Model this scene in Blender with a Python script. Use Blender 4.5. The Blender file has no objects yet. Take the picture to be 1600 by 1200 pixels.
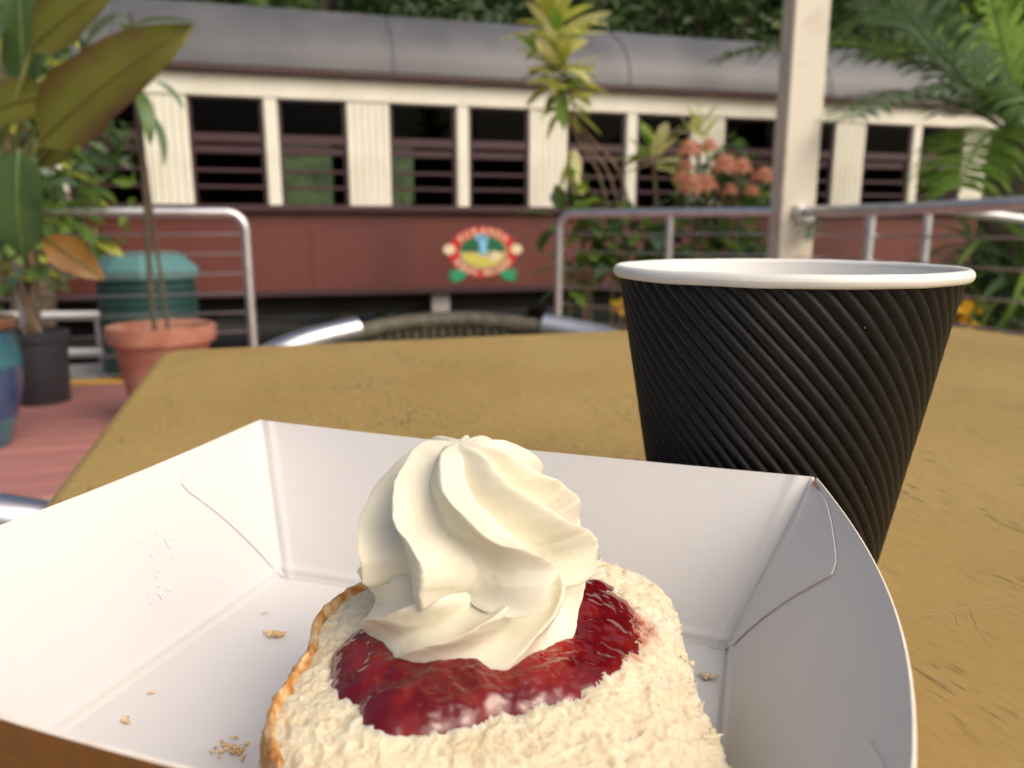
import bpy, math, random
from mathutils import Vector, Matrix, noise
R = math.radians
S = bpy.context.scene
COL = S.collection
random.seed(7)

# ------------------------------------------------------------------ camera, sky, sun, exposure
EYE = Vector((0, 0, .83)); PITCH = R(11.5)
cam_d = bpy.data.cameras.new('camera'); cam = bpy.data.objects.new('camera', cam_d); COL.objects.link(cam)
cam.location = EYE; cam.rotation_euler = (R(90) - PITCH, 0, 0)
cam_d.sensor_width = 36; cam_d.lens = 27; cam_d.clip_start = .01; cam_d.clip_end = 600
cam_d.dof.use_dof = True; cam_d.dof.focus_distance = .142; cam_d.dof.aperture_fstop = 21
S.camera = cam
SUN_EL, SUN_AZ = R(43), R(132)          # azimuth clockwise from +Y (north)
w = bpy.data.worlds.new('World'); S.world = w; w.use_nodes = True
nt = w.node_tree; bg = nt.nodes['Background']
sky = nt.nodes.new('ShaderNodeTexSky'); sky.sky_type = 'NISHITA'; sky.sun_disc = False
sky.sun_elevation = SUN_EL; sky.sun_rotation = SUN_AZ; sky.air_density = .85; sky.dust_density = 8.0; sky.ozone_density = 0
nt.links.new(sky.outputs[0], bg.inputs[0]); bg.inputs[1].default_value = .15
sd = bpy.data.lights.new('sun', 'SUN'); sd.energy = .85; sd.angle = R(58); sd.color = (1, .993, .98)
sun = bpy.data.objects.new('sun', sd); COL.objects.link(sun); sun.location = (3, -2, 6)
sdir = Vector((math.sin(SUN_AZ) * math.cos(SUN_EL), math.cos(SUN_AZ) * math.cos(SUN_EL), math.sin(SUN_EL)))
sun.rotation_euler = sdir.to_track_quat('Z', 'Y').to_euler()
S.view_settings.view_transform = 'Standard'; S.view_settings.look = 'None'
S.view_settings.gamma = 1; S.view_settings.exposure = -0.02
S.cycles.use_denoising = True
S.cycles.max_bounces = 6; S.cycles.diffuse_bounces = 3; S.cycles.glossy_bounces = 3; S.cycles.transparent_max_bounces = 8; S.cycles.use_adaptive_sampling = True; S.cycles.adaptive_threshold = .02

CP, SP = math.cos(PITCH), math.sin(PITCH)
def ray(u, v):
    x = (u - 800) / 1200; y = -(v - 600) / 1200
    return Vector((x, CP + y * SP, -SP + y * CP))
def at(u, v, D):                         # a point D metres ahead of the viewpoint, seen along that direction
    d = ray(u, v); return EYE + d * (D / d.y)
def on(u, v, z):                         # the point of the level z seen along that direction
    d = ray(u, v); return EYE + d * ((z - EYE.z) / d.z)

# ------------------------------------------------------------------ helpers
ORG = {}
class MB:
    def __init__(s): s.V = []; s.F = []; s.M = []
    def add(s, vs, fs, m=0):
        o = len(s.V); s.V += [Vector(v) for v in vs]; s.F += [tuple(i + o for i in f) for f in fs]; s.M += [m] * len(fs)
    def box(s, c, size, ax=None, m=0):
        c = Vector(c); ax = ax or (Vector((1, 0, 0)), Vector((0, 1, 0)), Vector((0, 0, 1)))
        h = [ax[i] * (size[i] / 2) for i in range(3)]
        vs = [c + h[0] * i + h[1] * j + h[2] * k for i in (-1, 1) for j in (-1, 1) for k in (-1, 1)]
        s.add(vs, [(0, 1, 3, 2), (4, 6, 7, 5), (0, 4, 5, 1), (2, 3, 7, 6), (0, 2, 6, 4), (1, 5, 7, 3)], m)
    def bevbox(s, c, size, ax=None, b=.01, m=0):      # a box whose four long (third-axis) edges are chamfered
        c = Vector(c); ax = ax or (Vector((1, 0, 0)), Vector((0, 1, 0)), Vector((0, 0, 1)))
        x, y, z = [q / 2 for q in size]
        pr = [(x - b, -y), (x, -y + b), (x, y - b), (x - b, y), (-x + b, y), (-x, y - b), (-x, -y + b), (-x + b, -y)]
        vs = [c + ax[0] * p + ax[1] * q + ax[2] * k for k in (-z, z) for p, q in pr]
        s.add(vs, [(i, (i + 1) % 8, (i + 1) % 8 + 8, i + 8) for i in range(8)] + [tuple(range(7, -1, -1)), tuple(range(8, 16))], m)
    def tube(s, pts, r, n=10, m=0, cap=True, closed=False):
        pts = [Vector(p) for p in pts]; k = len(pts)
        rs = r if isinstance(r, (list, tuple)) else [r] * k
        ref = None; vs = []
        for i, p in enumerate(pts):
            a = pts[max(0, i - 1)]; b = pts[min(k - 1, i + 1)]
            t = (b - a).normalized()
            if ref is None:
                ref = Vector((0, 0, 1)) if abs(t.z) < .9 else Vector((1, 0, 0))
            x = (ref - t * ref.dot(t)).normalized(); y = t.cross(x); ref = x
            vs += [p + (x * math.cos(2 * math.pi * j / n) + y * math.sin(2 * math.pi * j / n)) * rs[i] for j in range(n)]
        fs = [(i * n + j, i * n + (j + 1) % n, (i + 1) * n + (j + 1) % n, (i + 1) * n + j) for i in range(k - 1) for j in range(n)]
        if cap: fs += [tuple(range(n - 1, -1, -1)), tuple(range((k - 1) * n, k * n))]
        s.add(vs, fs, m)
    def lathe(s, prof, c, n=40, m=0):
        c = Vector(c); k = len(prof)
        vs = [c + Vector((r * math.cos(2 * math.pi * j / n), r * math.sin(2 * math.pi * j / n), z)) for r, z in prof for j in range(n)]
        s.add(vs, [(i * n + j, i * n + (j + 1) % n, (i + 1) * n + (j + 1) % n, (i + 1) * n + j) for i in range(k - 1) for j in range(n)], m)
    def grid(s, fn, nu, nv, m=0, cu=False, flip=False):
        vs = [fn(i / (nu if cu else nu - 1), j / (nv - 1)) for j in range(nv) for i in range(nu)]
        fs = []
        for j in range(nv - 1):
            for i in range(nu if cu else nu - 1):
                q = (j * nu + i, j * nu + (i + 1) % nu, (j + 1) * nu + (i + 1) % nu, (j + 1) * nu + i)
                fs.append(q[::-1] if flip else q)
        s.add(vs, fs, m)
    def fan(s, pts, m=0):
        s.add(pts, [tuple(range(len(pts)))], m)
    def prism(s, poly, d, m=0):           # polygon (3-D points) extruded by the vector d
        k = len(poly); d = Vector(d); vs = [Vector(p) for p in poly] + [Vector(p) + d for p in poly]
        s.add(vs, [tuple(range(k - 1, -1, -1)), tuple(range(k, 2 * k))] + [(i, (i + 1) % k, k + (i + 1) % k, k + i) for i in range(k)], m)
    def mesh(s, name, mats, smooth=True, org=Vector()):
        me = bpy.data.meshes.new(name); me.from_pydata([v - org for v in s.V], [], s.F)
        for q in (mats if isinstance(mats, (list, tuple)) else [mats]): me.materials.append(q)
        me.polygons.foreach_set('material_index', s.M)
        if smooth:
            me.polygons.foreach_set('use_smooth', [True] * len(s.F))
        me.update()
        if smooth:
            try: me.set_sharp_from_angle(angle=R(42))
            except Exception: pass
        return me
    def build(s, name, mats, parent=None, org=None, smooth=True):
        o_ = ORG[parent.name] if parent else Vector(org if org is not None else (0, 0, 0))
        ob = bpy.data.objects.new(name, s.mesh(name, mats, smooth, o_)); COL.objects.link(ob)
        if parent: ob.parent = parent
        else: ob.location = o_
        ORG[ob.name] = o_
        return ob
def tag(o, label=None, cat=None, group=None, kind=None):
    if label: o['label'] = label
    if cat: o['category'] = cat
    if group: o['group'] = group
    if kind: o['kind'] = kind
    return o
def thing(name, loc, label, cat, group=None):
    o = bpy.data.objects.new(name, None); COL.objects.link(o); o.location = Vector(loc); o.empty_display_size = .05
    ORG[o.name] = Vector(loc)
    return tag(o, label, cat, group)
def inst(name, me, parent, mtx):         # another object sharing mesh data, placed by a world matrix
    ob = bpy.data.objects.new(name, me); COL.objects.link(ob); ob.parent = parent
    ob.matrix_local = Matrix.Translation(-ORG[parent.name]) @ mtx
    ORG[ob.name] = ORG[parent.name]
    return ob
def lerp(a, b, t): return a + (b - a) * t
def sm(a, b, x):
    t = min(1, max(0, (x - a) / (b - a))); return t * t * (3 - 2 * t)
def curve(tab, t):                        # smooth interpolation of a table (t, a, b, ...)
    for i in range(len(tab) - 1):
        if t <= tab[i + 1][0] or i == len(tab) - 2:
            p0 = tab[max(0, i - 1)]; p1 = tab[i]; p2 = tab[i + 1]; p3 = tab[min(len(tab) - 1, i + 2)]
            f = min(1, max(0, (t - p1[0]) / (p2[0] - p1[0])))
            return [.5 * (2 * b + (c - a) * f + (2 * a - 5 * b + 4 * c - d) * f * f + (3 * b - a - 3 * c + d) * f ** 3)
                    for a, b, c, d in zip(p0[1:], p1[1:], p2[1:], p3[1:])]
def spline(pts, n=12):
    pts = [Vector(p) for p in pts]; out = []
    tab = [(i / (len(pts) - 1), *p) for i, p in enumerate(pts)]
    return [Vector(curve(tab, i / (n - 1))) for i in range(n)]
def n3(p, sc, seed=0): return noise.noise(Vector(p) * sc + Vector((seed * 17.3, seed * 5.1, seed * 9.7)))

# ------------------------------------------------------------------ materials
def mat(name, c1, c2=None, rough=.6, scale=8, detail=5, contrast=(.35, .65), bump=0, bscale=60, metal=0, spec=.5, sss=0, sssr=(1, .8, .6), sscale=.002,
        coat=0, transl=0, stretch=None, bdist=.002, rvar=0):
    m = bpy.data.materials.new(name); m.use_nodes = True; t = m.node_tree; N = t.nodes; L = t.links
    b = N['Principled BSDF']; b.inputs['Roughness'].default_value = rough; b.inputs['Metallic'].default_value = metal
    b.inputs['Specular IOR Level'].default_value = spec
    b.inputs['Coat Weight'].default_value = coat; b.inputs['Coat Roughness'].default_value = .05
    b.inputs['Base Color'].default_value = (*c1, 1)
    if sss:
        b.inputs['Subsurface Weight'].default_value = sss; b.inputs['Subsurface Radius'].default_value = sssr; b.inputs['Subsurface Scale'].default_value = sscale
    tc = N.new('ShaderNodeTexCoord'); src = tc.outputs['Object']
    if stretch:
        mp = N.new('ShaderNodeMapping'); mp.inputs['Scale'].default_value = stretch[0]; mp.inputs['Rotation'].default_value = stretch[1]
        L.new(src, mp.inputs[0]); src = mp.outputs[0]
    if c2 or rvar:
        no = N.new('ShaderNodeTexNoise'); no.inputs['Scale'].default_value = scale; no.inputs['Detail'].default_value = detail
        L.new(src, no.inputs['Vector'])
        mr = N.new('ShaderNodeMapRange'); mr.inputs[1].default_value, mr.inputs[2].default_value = contrast; L.new(no.outputs[0], mr.inputs[0])
        if c2:
            mx = N.new('ShaderNodeMix'); mx.data_type = 'RGBA'; mx.inputs[6].default_value = (*c1, 1); mx.inputs[7].default_value = (*c2, 1)
            L.new(mr.outputs[0], mx.inputs[0]); L.new(mx.outputs[2], b.inputs['Base Color'])
        if rvar:
            m2 = N.new('ShaderNodeMapRange'); m2.inputs[3].default_value = rough; m2.inputs[4].default_value = rough + rvar
            L.new(mr.outputs[0], m2.inputs[0]); L.new(m2.outputs[0], b.inputs['Roughness'])
    if bump:
        nb = N.new('ShaderNodeTexNoise'); nb.inputs['Scale'].default_value = bscale; nb.inputs['Detail'].default_value = 4; L.new(src, nb.inputs['Vector'])
        bp = N.new('ShaderNodeBump'); bp.inputs['Strength'].default_value = bump; bp.inputs['Distance'].default_value = bdist
        L.new(nb.outputs[0], bp.inputs['Height']); L.new(bp.outputs[0], b.inputs['Normal'])
    if transl:
        tr = N.new('ShaderNodeBsdfTranslucent'); ms = N.new('ShaderNodeMixShader'); ms.inputs[0].default_value = transl
        if c2: L.new(mx.outputs[2], tr.inputs[0])
        else: tr.inputs[0].default_value = (*c1, 1)
        out = N['Material Output']; L.new(b.outputs[0], ms.inputs[1]); L.new(tr.outputs[0], ms.inputs[2]); L.new(ms.outputs[0], out.inputs[0])
    return m
def srgb(r, g, b):
    f = lambda x: (x / 255 / 12.92) if x / 255 <= .04045 else ((x / 255 + .055) / 1.055) ** 2.4
    return (f(r), f(g), f(b))

M = {}
M['steel'] = mat('brushed_steel', (.74, .74, .76), (.6, .6, .63), rough=.42, metal=1, scale=20)
M['wire'] = mat('steel_wire', (.6, .6, .62), rough=.3, metal=1)
M['alu'] = mat('polished_aluminium', (.66, .66, .67), rough=.33, metal=1)
M['cream_paint'] = mat('cream_paint', srgb(242, 241, 226), srgb(230, 228, 210), rough=.5, scale=3, bump=.15, bscale=30)
M['maroon'] = mat('maroon_paint', srgb(112, 63, 56), srgb(92, 50, 45), rough=.42, scale=1.6, stretch=((1, 1, .35), (0, 0, 0)), contrast=(.3, .75), bump=.05, bscale=12)
M['maroon_trim'] = mat('dark_maroon_trim', srgb(70, 48, 52), rough=.45)
M['roofgrey'] = mat('roof_grey_paint', srgb(106, 106, 108), srgb(84, 85, 88), rough=.5, scale=1.3, stretch=((1, 1, .4), (0, 0, 0)), bump=.1, bscale=9)
M['gutter'] = mat('gutter_brown', srgb(110, 84, 86), rough=.45)
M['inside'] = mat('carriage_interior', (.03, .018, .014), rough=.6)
M['under'] = mat('underframe_black', (.012, .011, .011), (.03, .025, .02), rough=.8, scale=4)
M['post'] = mat('post_paint', srgb(226, 219, 201), srgb(196, 184, 163), rough=.5, scale=7, contrast=(.5, .8), bump=.1, bscale=40)
M['deck'] = mat('pink_deck_board', srgb(176, 122, 116), srgb(156, 104, 100), rough=.6, scale=3, stretch=((1, 14, 1), (0, 0, -R(15.5))), bump=.2, bscale=20)
M['concrete'] = mat('grey_concrete', srgb(160, 158, 140), srgb(134, 138, 122), rough=.85, scale=6, bump=.3, bscale=40)
M['yellow'] = mat('yellow_line_paint', srgb(232, 186, 84), srgb(214, 164, 66), rough=.6, scale=9)
M['kerb'] = mat('pale_kerb', srgb(190, 186, 180), srgb(165, 160, 155), rough=.8, scale=7)
M['ground'] = mat('ballast_ground', (.05, .045, .038), (.11, .1, .085), rough=.95, scale=11, bump=.6, bscale=25, bdist=.03)
M['terra'] = mat('terracotta', srgb(156, 98, 80), srgb(178, 130, 112), rough=.8, scale=9, bump=.15, bscale=50)
M['soil'] = mat('potting_soil', (.05, .03, .02), (.1, .065, .04), rough=.95, scale=40, bump=.8, bscale=60, bdist=.01)
M['blackpot'] = mat('black_plastic', srgb(56, 56, 62), srgb(44, 44, 50), rough=.5, scale=5)
M['glaze'] = mat('teal_glaze', srgb(72, 130, 134), srgb(48, 92, 108), rough=.2, scale=6, coat=.5)
M['glazeblue'] = mat('blue_glaze', srgb(52, 72, 110), srgb(62, 92, 120), rough=.2, scale=8, coat=.5)
M['glazerim'] = mat('tan_glaze_rim', srgb(150, 112, 82), srgb(110, 80, 60), rough=.35, scale=12)
M['bin'] = mat('teal_bin_plastic', srgb(44, 84, 82), srgb(36, 72, 72), rough=.45, scale=3)
M['binlid'] = mat('teal_bin_lid', srgb(98, 146, 147), srgb(82, 128, 130), rough=.4, scale=3)
M['whitemetal'] = mat('white_painted_pipe', srgb(225, 225, 222), rough=.4)
M['wicker'] = mat('olive_wicker', srgb(88, 84, 68), srgb(62, 59, 46), rough=.6, scale=60)
M['bark'] = mat('bark', (.09, .07, .05), (.17, .14, .1), rough=.9, scale=14, bump=.6, bscale=30, bdist=.01)
M['cane'] = mat('pale_cane', srgb(150, 130, 104), srgb(110, 92, 76), rough=.8, scale=30)
def leafmat(n, a, b, tr=.3, rough=.4, scale=9): return mat(n, a, b, rough=rough, scale=scale, transl=tr, spec=.5)
G1 = leafmat('leaf_mid_green', (.09, .175, .045), (.155, .25, .065))
G2 = leafmat('leaf_dark_green', (.045, .09, .026), (.085, .14, .042))
G3 = leafmat('leaf_yellow_green', (.52, .58, .07), (.70, .70, .20), tr=.35)
G4 = leafmat('leaf_pale_yellow', (.88, .85, .50), (.76, .74, .28), tr=.35)
G5 = leafmat('leaf_bronze', (.17, .18, .022), (.10, .045, .014), scale=4, tr=.45)
t_ = G5.node_tree; se = t_.nodes.new('ShaderNodeSeparateXYZ'); ab = t_.nodes.new('ShaderNodeMath'); ab.operation = 'ABSOLUTE'; mr_ = t_.nodes.new('ShaderNodeMapRange'); ad = t_.nodes.new('ShaderNodeMath')
t_.links.new(t_.nodes['Texture Coordinate'].outputs['Object'], se.inputs[0]); t_.links.new(se.outputs[0], ab.inputs[0]); t_.links.new(ab.outputs[0], mr_.inputs[0]); mr_.inputs[1].default_value = .05; mr_.inputs[2].default_value = .16; mr_.inputs[3].default_value = -.15; mr_.inputs[4].default_value = .9
ad.use_clamp = True; t_.links.new(mr_.outputs[0], ad.inputs[0]); mn = [q_ for q_ in t_.nodes if q_.type == 'MAP_RANGE' and q_ is not mr_][0]
sc_ = t_.nodes.new('ShaderNodeMath'); sc_.operation = 'MULTIPLY'; sc_.inputs[1].default_value = .6; t_.links.new(mn.outputs[0], sc_.inputs[0]); t_.links.new(sc_.outputs[0], ad.inputs[1])
t_.links.new(ad.outputs[0], [q_ for q_ in t_.nodes if q_.type == 'MIX'][0].inputs[0])
G6 = leafmat('leaf_amber', (.28, .14, .02), (.16, .07, .015), scale=6)
G7 = leafmat('leaf_blue_green', (.09, .17, .10), (.14, .24, .15), rough=.3)
G8 = leafmat('leaf_bright_green', (.19, .35, .05), (.27, .44, .09), tr=.45)
G9 = leafmat('leaf_silver_green', (.19, .28, .17), (.09, .17, .07), rough=.22)
FL = leafmat('flower_orange', srgb(253, 204, 168), srgb(247, 170, 140), tr=.3, rough=.6, scale=30)
YF = leafmat('flower_yellow', srgb(238, 196, 60), srgb(226, 170, 40), tr=.3, rough=.6)
RIB = mat('dark_midrib', (.10, .085, .015), rough=.5)
DST = mat('dark_stem', (.07, .06, .04), (.11, .09, .06), rough=.8, scale=30)
ST = mat('green_stem', (.16, .2, .05), (.26, .27, .09), rough=.5, scale=12)

# ------------------------------------------------------------------ the place: ground, floor, deck
ANG = R(15.5); E1 = Vector((math.cos(ANG), math.sin(ANG), 0)); E2 = Vector((-E1.y, E1.x, 0)); EZ = Vector((0, 0, 1))
T0 = at(400, 347, 6.5); T0.z = 0
def tl(s, n, z): return T0 + E1 * s + E2 * n + EZ * z      # along the train, away from the camera side, up
TAX = (E1, E2, EZ)
g = MB(); g.grid(lambda a, b: Vector((-150 + 300 * a, -60 + 300 * b, -.62)), 13, 13); tag(g.build('ground', M['ground']), kind='structure')
n_edge = -1.55                                             # platform edge, this far in front of the carriage side
f = MB(); f.box(tl(0, -6.72, -.055), (16, 4.96, .11), TAX); tag(f.build('cafe_floor', M['concrete']), 'pale grey concrete floor under the cafe table', kind='structure')
D0, D1 = -4.235, -2.30                                    # boarded strip between floor and yellow line
d = MB(); d.box(tl(0, (D0 + D1) / 2, -.07), (16, D1 - D0, .08), TAX)
deck = tag(d.build('deck', M['soil']), 'pinkish red boarded deck between concrete and yellow line', kind='structure')
nb = 13; bw = (D1 - D0) / nb
for i in range(nb):
    q = MB(); q.bevbox(tl(0, D0 + bw * (i + .5), -.012 + random.uniform(-.0015, .0015)), (bw - .008, .03, 16), (E2, EZ, E1), .004)
    q.build('deck_board', M['deck'], deck)
q = MB(); q.box(tl(0, D1 + .062, -.043), (16, .116, .1), TAX); tag(q.build('yellow_line', M['yellow']), kind='structure')
q = MB(); q.box(tl(0, D1 + .125 + .31, -.055), (16, .62, .1), TAX); tag(q.build('platform_edge', M['kerb']), kind='structure')
q = MB(); q.box(tl(0, D1 - 4.0, -.36), (16, 9.4, .5), TAX); tag(q.build('platform_base', M['concrete']), kind='structure')
# track: two rails on sleepers beneath the carriage
for n_ in (.75, 1.82):
    q = MB(); q.box(tl(2, n_, -.50), (30, .065, .14), TAX); tag(q.build('track_rail', M['under']), kind='structure')

# ------------------------------------------------------------------ the railway carriage
car = thing('railway_carriage', tl(3, 1.3, -.43), 'old maroon and cream railway carriage with grey roof and oval crest', 'railway carriage')
S0, S1 = -3.64, 12.27; PER = 1.59; W0 = -.465
def cbox(name, s, n, z, size, m, parent=None, b=0):
    q = MB()
    if b: q.bevbox(tl(s, n, z), (size[1], size[2], size[0]), (E2, EZ, E1), b)
    else: q.box(tl(s, n, z), size, TAX)
    return q.build(name, M[m], parent or car)
LEN = S1 - S0; MID = (S0 + S1) / 2
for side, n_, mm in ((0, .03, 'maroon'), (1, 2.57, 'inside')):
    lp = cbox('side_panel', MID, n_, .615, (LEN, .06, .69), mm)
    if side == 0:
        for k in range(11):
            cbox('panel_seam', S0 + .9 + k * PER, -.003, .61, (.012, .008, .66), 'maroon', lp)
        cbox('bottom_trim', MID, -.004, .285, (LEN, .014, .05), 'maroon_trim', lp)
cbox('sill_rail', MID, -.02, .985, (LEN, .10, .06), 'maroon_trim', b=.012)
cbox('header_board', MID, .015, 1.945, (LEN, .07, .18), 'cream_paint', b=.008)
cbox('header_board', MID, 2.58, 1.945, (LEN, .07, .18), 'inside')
cbox('gutter', MID, -.06, 2.06, (LEN, .11, .045), 'gutter', b=.01)
cbox('floor_plate', MID, 1.3, .30, (LEN - .1, 2.4, .06), 'inside')
cbox('underframe', MID, 1.3, .16, (LEN, 2.1, .18), 'under')
for s_ in (S0 + .03, S1 - .03): cbox('end_wall', s_, 1.3, 1.15, (.06, 2.48, 1.74), 'maroon')
q = MB()
def roof_pt(a, b):
    ph = math.pi * b
    return tl(lerp(S0 - .15, S1 + .15, a), 1.3 - 1.43 * math.cos(ph), 2.075 + .70 * math.sin(ph) ** .92)
q.grid(roof_pt, 34, 29); roof = q.build('roof', M['roofgrey'], car)
for e in (0, 1):
    q = MB(); q.fan([roof_pt(e, k / 28) for k in range(29)]); q.build('roof_end', M['maroon_trim'], roof, smooth=False)
for k in range(8):
    q = MB(); s_ = S0 + .6 + k * 2.1
    q.tube([tl(s_, 1.3 - 1.437 * math.cos(math.pi * b / 20), 2.078 + .704 * math.sin(math.pi * b / 20) ** .92) for b in range(21)], .005, 6, cap=False)
    q.build('roof_seam', M['roofgrey'], roof)
# pillars with tongue-and-groove boards, window pairs
pil = MB(); npb = 6; pw = .355
for i in range(npb):
    pil.bevbox(Vector((-pw / 2 + pw / npb * (i + .5), 0, 0)), (pw / npb - .004, .05, .84), None, .008)
pil.box((0, .012, 0), (pw - .002, .03, .84))
pilm = pil.mesh('pillar', M['cream_paint'], True)
mul = MB(); mul.bevbox((0, 0, 0), (.108, .06, .84), None, .012); mulm = mul.mesh('mullion', M['cream_paint'])
mulm_in = mul.mesh('mullion_inside', M['inside']); pilm_in = pil.mesh('pillar_inside', M['inside'])
def glassmat():
    m = bpy.data.materials.new('tinted_glass'); m.use_nodes = True; t = m.node_tree; N = t.nodes; L = t.links
    N.remove(N['Principled BSDF']); tr = N.new('ShaderNodeBsdfTransparent'); tr.inputs[0].default_value = (.05, .05, .055, 1)
    gl = N.new('ShaderNodeBsdfGlossy'); gl.inputs['Roughness'].default_value = .03; fr = N.new('ShaderNodeFresnel'); fr.inputs[0].default_value = 1.18; ms = N.new('ShaderNodeMixShader')
    L.new(fr.outputs[0], ms.inputs[0]); L.new(tr.outputs[0], ms.inputs[1]); L.new(gl.outputs[0], ms.inputs[2]); L.new(ms.outputs[0], N['Material Output'].inputs[0])
    return m
M['glass'] = glassmat()
ROT = Matrix.Rotation(ANG, 4, 'Z')
def win_meshes(wd):
    fr = MB(); hw = wd / 2
    fr.box((-hw + .014, 0, 0), (.028, .03, .84)); fr.box((hw - .014, 0, 0), (.028, .03, .84))
    fr.box((0, -.004, .411), (wd - .056, .03, .018))
    fr.bevbox((0, -.006, .105), (.03, .075, wd - .058), (Vector((0, 1, 0)), EZ, Vector((1, 0, 0))), .008)
    fr.bevbox((0, .02, .02), (.03, .07, wd - .058), (Vector((0, 1, 0)), EZ, Vector((1, 0, 0))), .008)
    for zz in (-.147, -.278): fr.bevbox((0, .0, zz), (.018, .028, wd - .058), (Vector((0, 1, 0)), EZ, Vector((1, 0, 0))), .006)
    gm = MB(); gm.box((0, .004, .27), (wd - .058, .004, .262))
    return fr.mesh('window', M['maroon_trim']), gm.mesh('pane', M['glass'], False)
wm = {.575: win_meshes(.575), .55: win_meshes(.55)}
for k in range(-2, 8):
    b = W0 + k * PER
    for s_, me, mi in ((b - pw / 2, pilm, pilm_in), (b + .575 + .055, mulm, mulm_in)):
        if S0 < s_ < S1:
            nm = 'pillar' if me is pilm else 'mullion'
            inst(nm, me, car, Matrix.Translation(tl(s_, .02, 1.435)) @ ROT)
            inst(nm, mi, car, Matrix.Translation(tl(s_, 2.58, 1.435)) @ ROT)
    for s_, wd in ((b + .2875, .575), (b + .685 + .275, .55)):
        if S0 < s_ - .2 and s_ + .2 < S1:
            o = inst('window', wm[wd][0], car, Matrix.Translation(tl(s_, .035, 1.435)) @ ROT)
            inst('pane', wm[wd][1], o, Matrix.Translation(ORG[car.name])) .matrix_local = Matrix()
    for s_, wd, op in ((b + .2875, .575, k in (1, 5)), (b + .685 + .275, .55, k in (0, 4))):
        if not op and S0 < s_ - .2 and s_ + .2 < S1: cbox('darkening_panel', s_, 2.585, 1.435, (wd, .02, .83), 'inside')  # added dark panels closing most far windows, so the openings look darker
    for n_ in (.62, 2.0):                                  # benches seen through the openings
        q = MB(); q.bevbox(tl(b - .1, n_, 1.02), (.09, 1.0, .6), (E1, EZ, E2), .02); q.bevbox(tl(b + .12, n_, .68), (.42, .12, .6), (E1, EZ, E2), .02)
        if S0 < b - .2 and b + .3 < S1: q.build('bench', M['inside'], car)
# bogies
for s_ in (-1.6, 9.6):
    for dn in (.75, 1.82):
        q = MB(); q.box(tl(s_, dn - .12 if dn < 1 else dn + .12, -.06), (1.9, .08, .16), TAX)
        bg_ = q.build('bogie_frame', M['under'], car)
        for ds in (-.7, .7):
            q = MB(); c = tl(s_ + ds, dn, -.07)
            q.tube([c - E2 * .05, c + E2 * .05], .36, 28); q.tube([c - E2 * .07, c - E2 * .05], .12, 16); q.build('wheel', M['under'], bg_)
q = MB(); q.box(tl(1.55, .12, .12), (.16, .1, .26), TAX); q.build('step_bracket', M['kerb'], car)

# the crest on the side panel
EC = (1.93, .615)
def ell(s, z, n_, ra, rb, k=48, a0=0, a1=2 * math.pi): return [tl(EC[0] + s + ra * math.cos(a0 + (a1 - a0) * i / k), n_, EC[1] + z + rb * math.sin(a0 + (a1 - a0) * i / k)) for i in range(k + (0 if a1 - a0 > 6.28 else 1))]
C_red = mat('crest_red', srgb(206, 44, 46), rough=.5); C_cream = mat('crest_cream', srgb(238, 222, 186), rough=.5)
C_green = mat('crest_green', srgb(20, 104, 66), rough=.5); C_blue = mat('crest_blue', srgb(140, 206, 240), rough=.5)
C_yel = mat('crest_yellow', srgb(214, 206, 96), rough=.5); C_tan = mat('crest_tan', srgb(196, 176, 130), rough=.5); C_leaf = mat('crest_leaf_green', srgb(52, 160, 110), rough=.5)
q = MB(); q.prism(ell(0, 0, -.004, .315, .225), E2 * .006); crest = q.build('crest', C_red, car, smooth=False)
crest['label'] = 'oval red crest with cream lettering and waterfall picture'
def cpart(name, polys, m, n_):
    q = MB()
    for pl in polys: q.prism([tl(EC[0] + a, n_, EC[1] + b) for a, b in pl], E2 * .002)
    return q.build(name, m, crest, smooth=False)
def el(ca, cb, ra, rb, k=24, a0=0, a1=2 * math.pi): return [(ca + ra * math.cos(a0 + (a1 - a0) * i / k), cb + rb * math.sin(a0 + (a1 - a0) * i / k)) for i in range(k + (0 if a1 - a0 > 6.28 else 1))]
cpart('picture_ground', [el(0, 0, .222, .150, 40)], C_tan, -.0075)
cpart('picture_trees', [el(-.005, .005, .212, .138, 30, 0, math.pi)], C_green, -.0105)
cpart('picture_hill', [el(0, -.012, .19, .118, 30, math.pi, 2 * math.pi)], C_yel, -.0105)
cpart('waterfall', [[(-.055, .145), (.045, .145), (.03, .02), (.05, -.03), (-.045, -.03), (-.03, .02)], el(-.02, .13, .06, .03, 16)], C_blue, -.0135)
cpart('steam', [el(.10, -.035, .06, .045, 18), el(.04, -.02, .05, .025, 14)], C_cream, -.0135)
for x_ in (-.31, .31): cpart('roundel', [el(x_, .025, .055, .045, 20)], C_cream, -.0085)
lv = []
for sg in (-1, 1):
    for k in range(5):
        a = R(180 + 18 + k * 16) ; bx, by = .14, -.185
        tip = (bx + .20 * math.cos(R(-2 - 14 * k + 20)), by + .09 * math.sin(R(24 - 22 * k)) - .01)
        dx, dy = tip[0] - bx, tip[1] - by; l_ = math.hypot(dx, dy); nx, ny = -dy / l_ * .022, dx / l_ * .022
        p = [(bx, by), (bx + dx * .45 + nx, by + dy * .45 + ny), tip, (bx + dx * .45 - nx, by + dy * .45 - ny)]
        lv.append([(sg * a_, b_) for a_, b_ in (p if sg > 0 else p[::-1])])
for i, p_ in enumerate(lv): cpart('fern_leaf', [p_], C_leaf, -.0065 - .0004 * (i % 5))
dg = None
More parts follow.
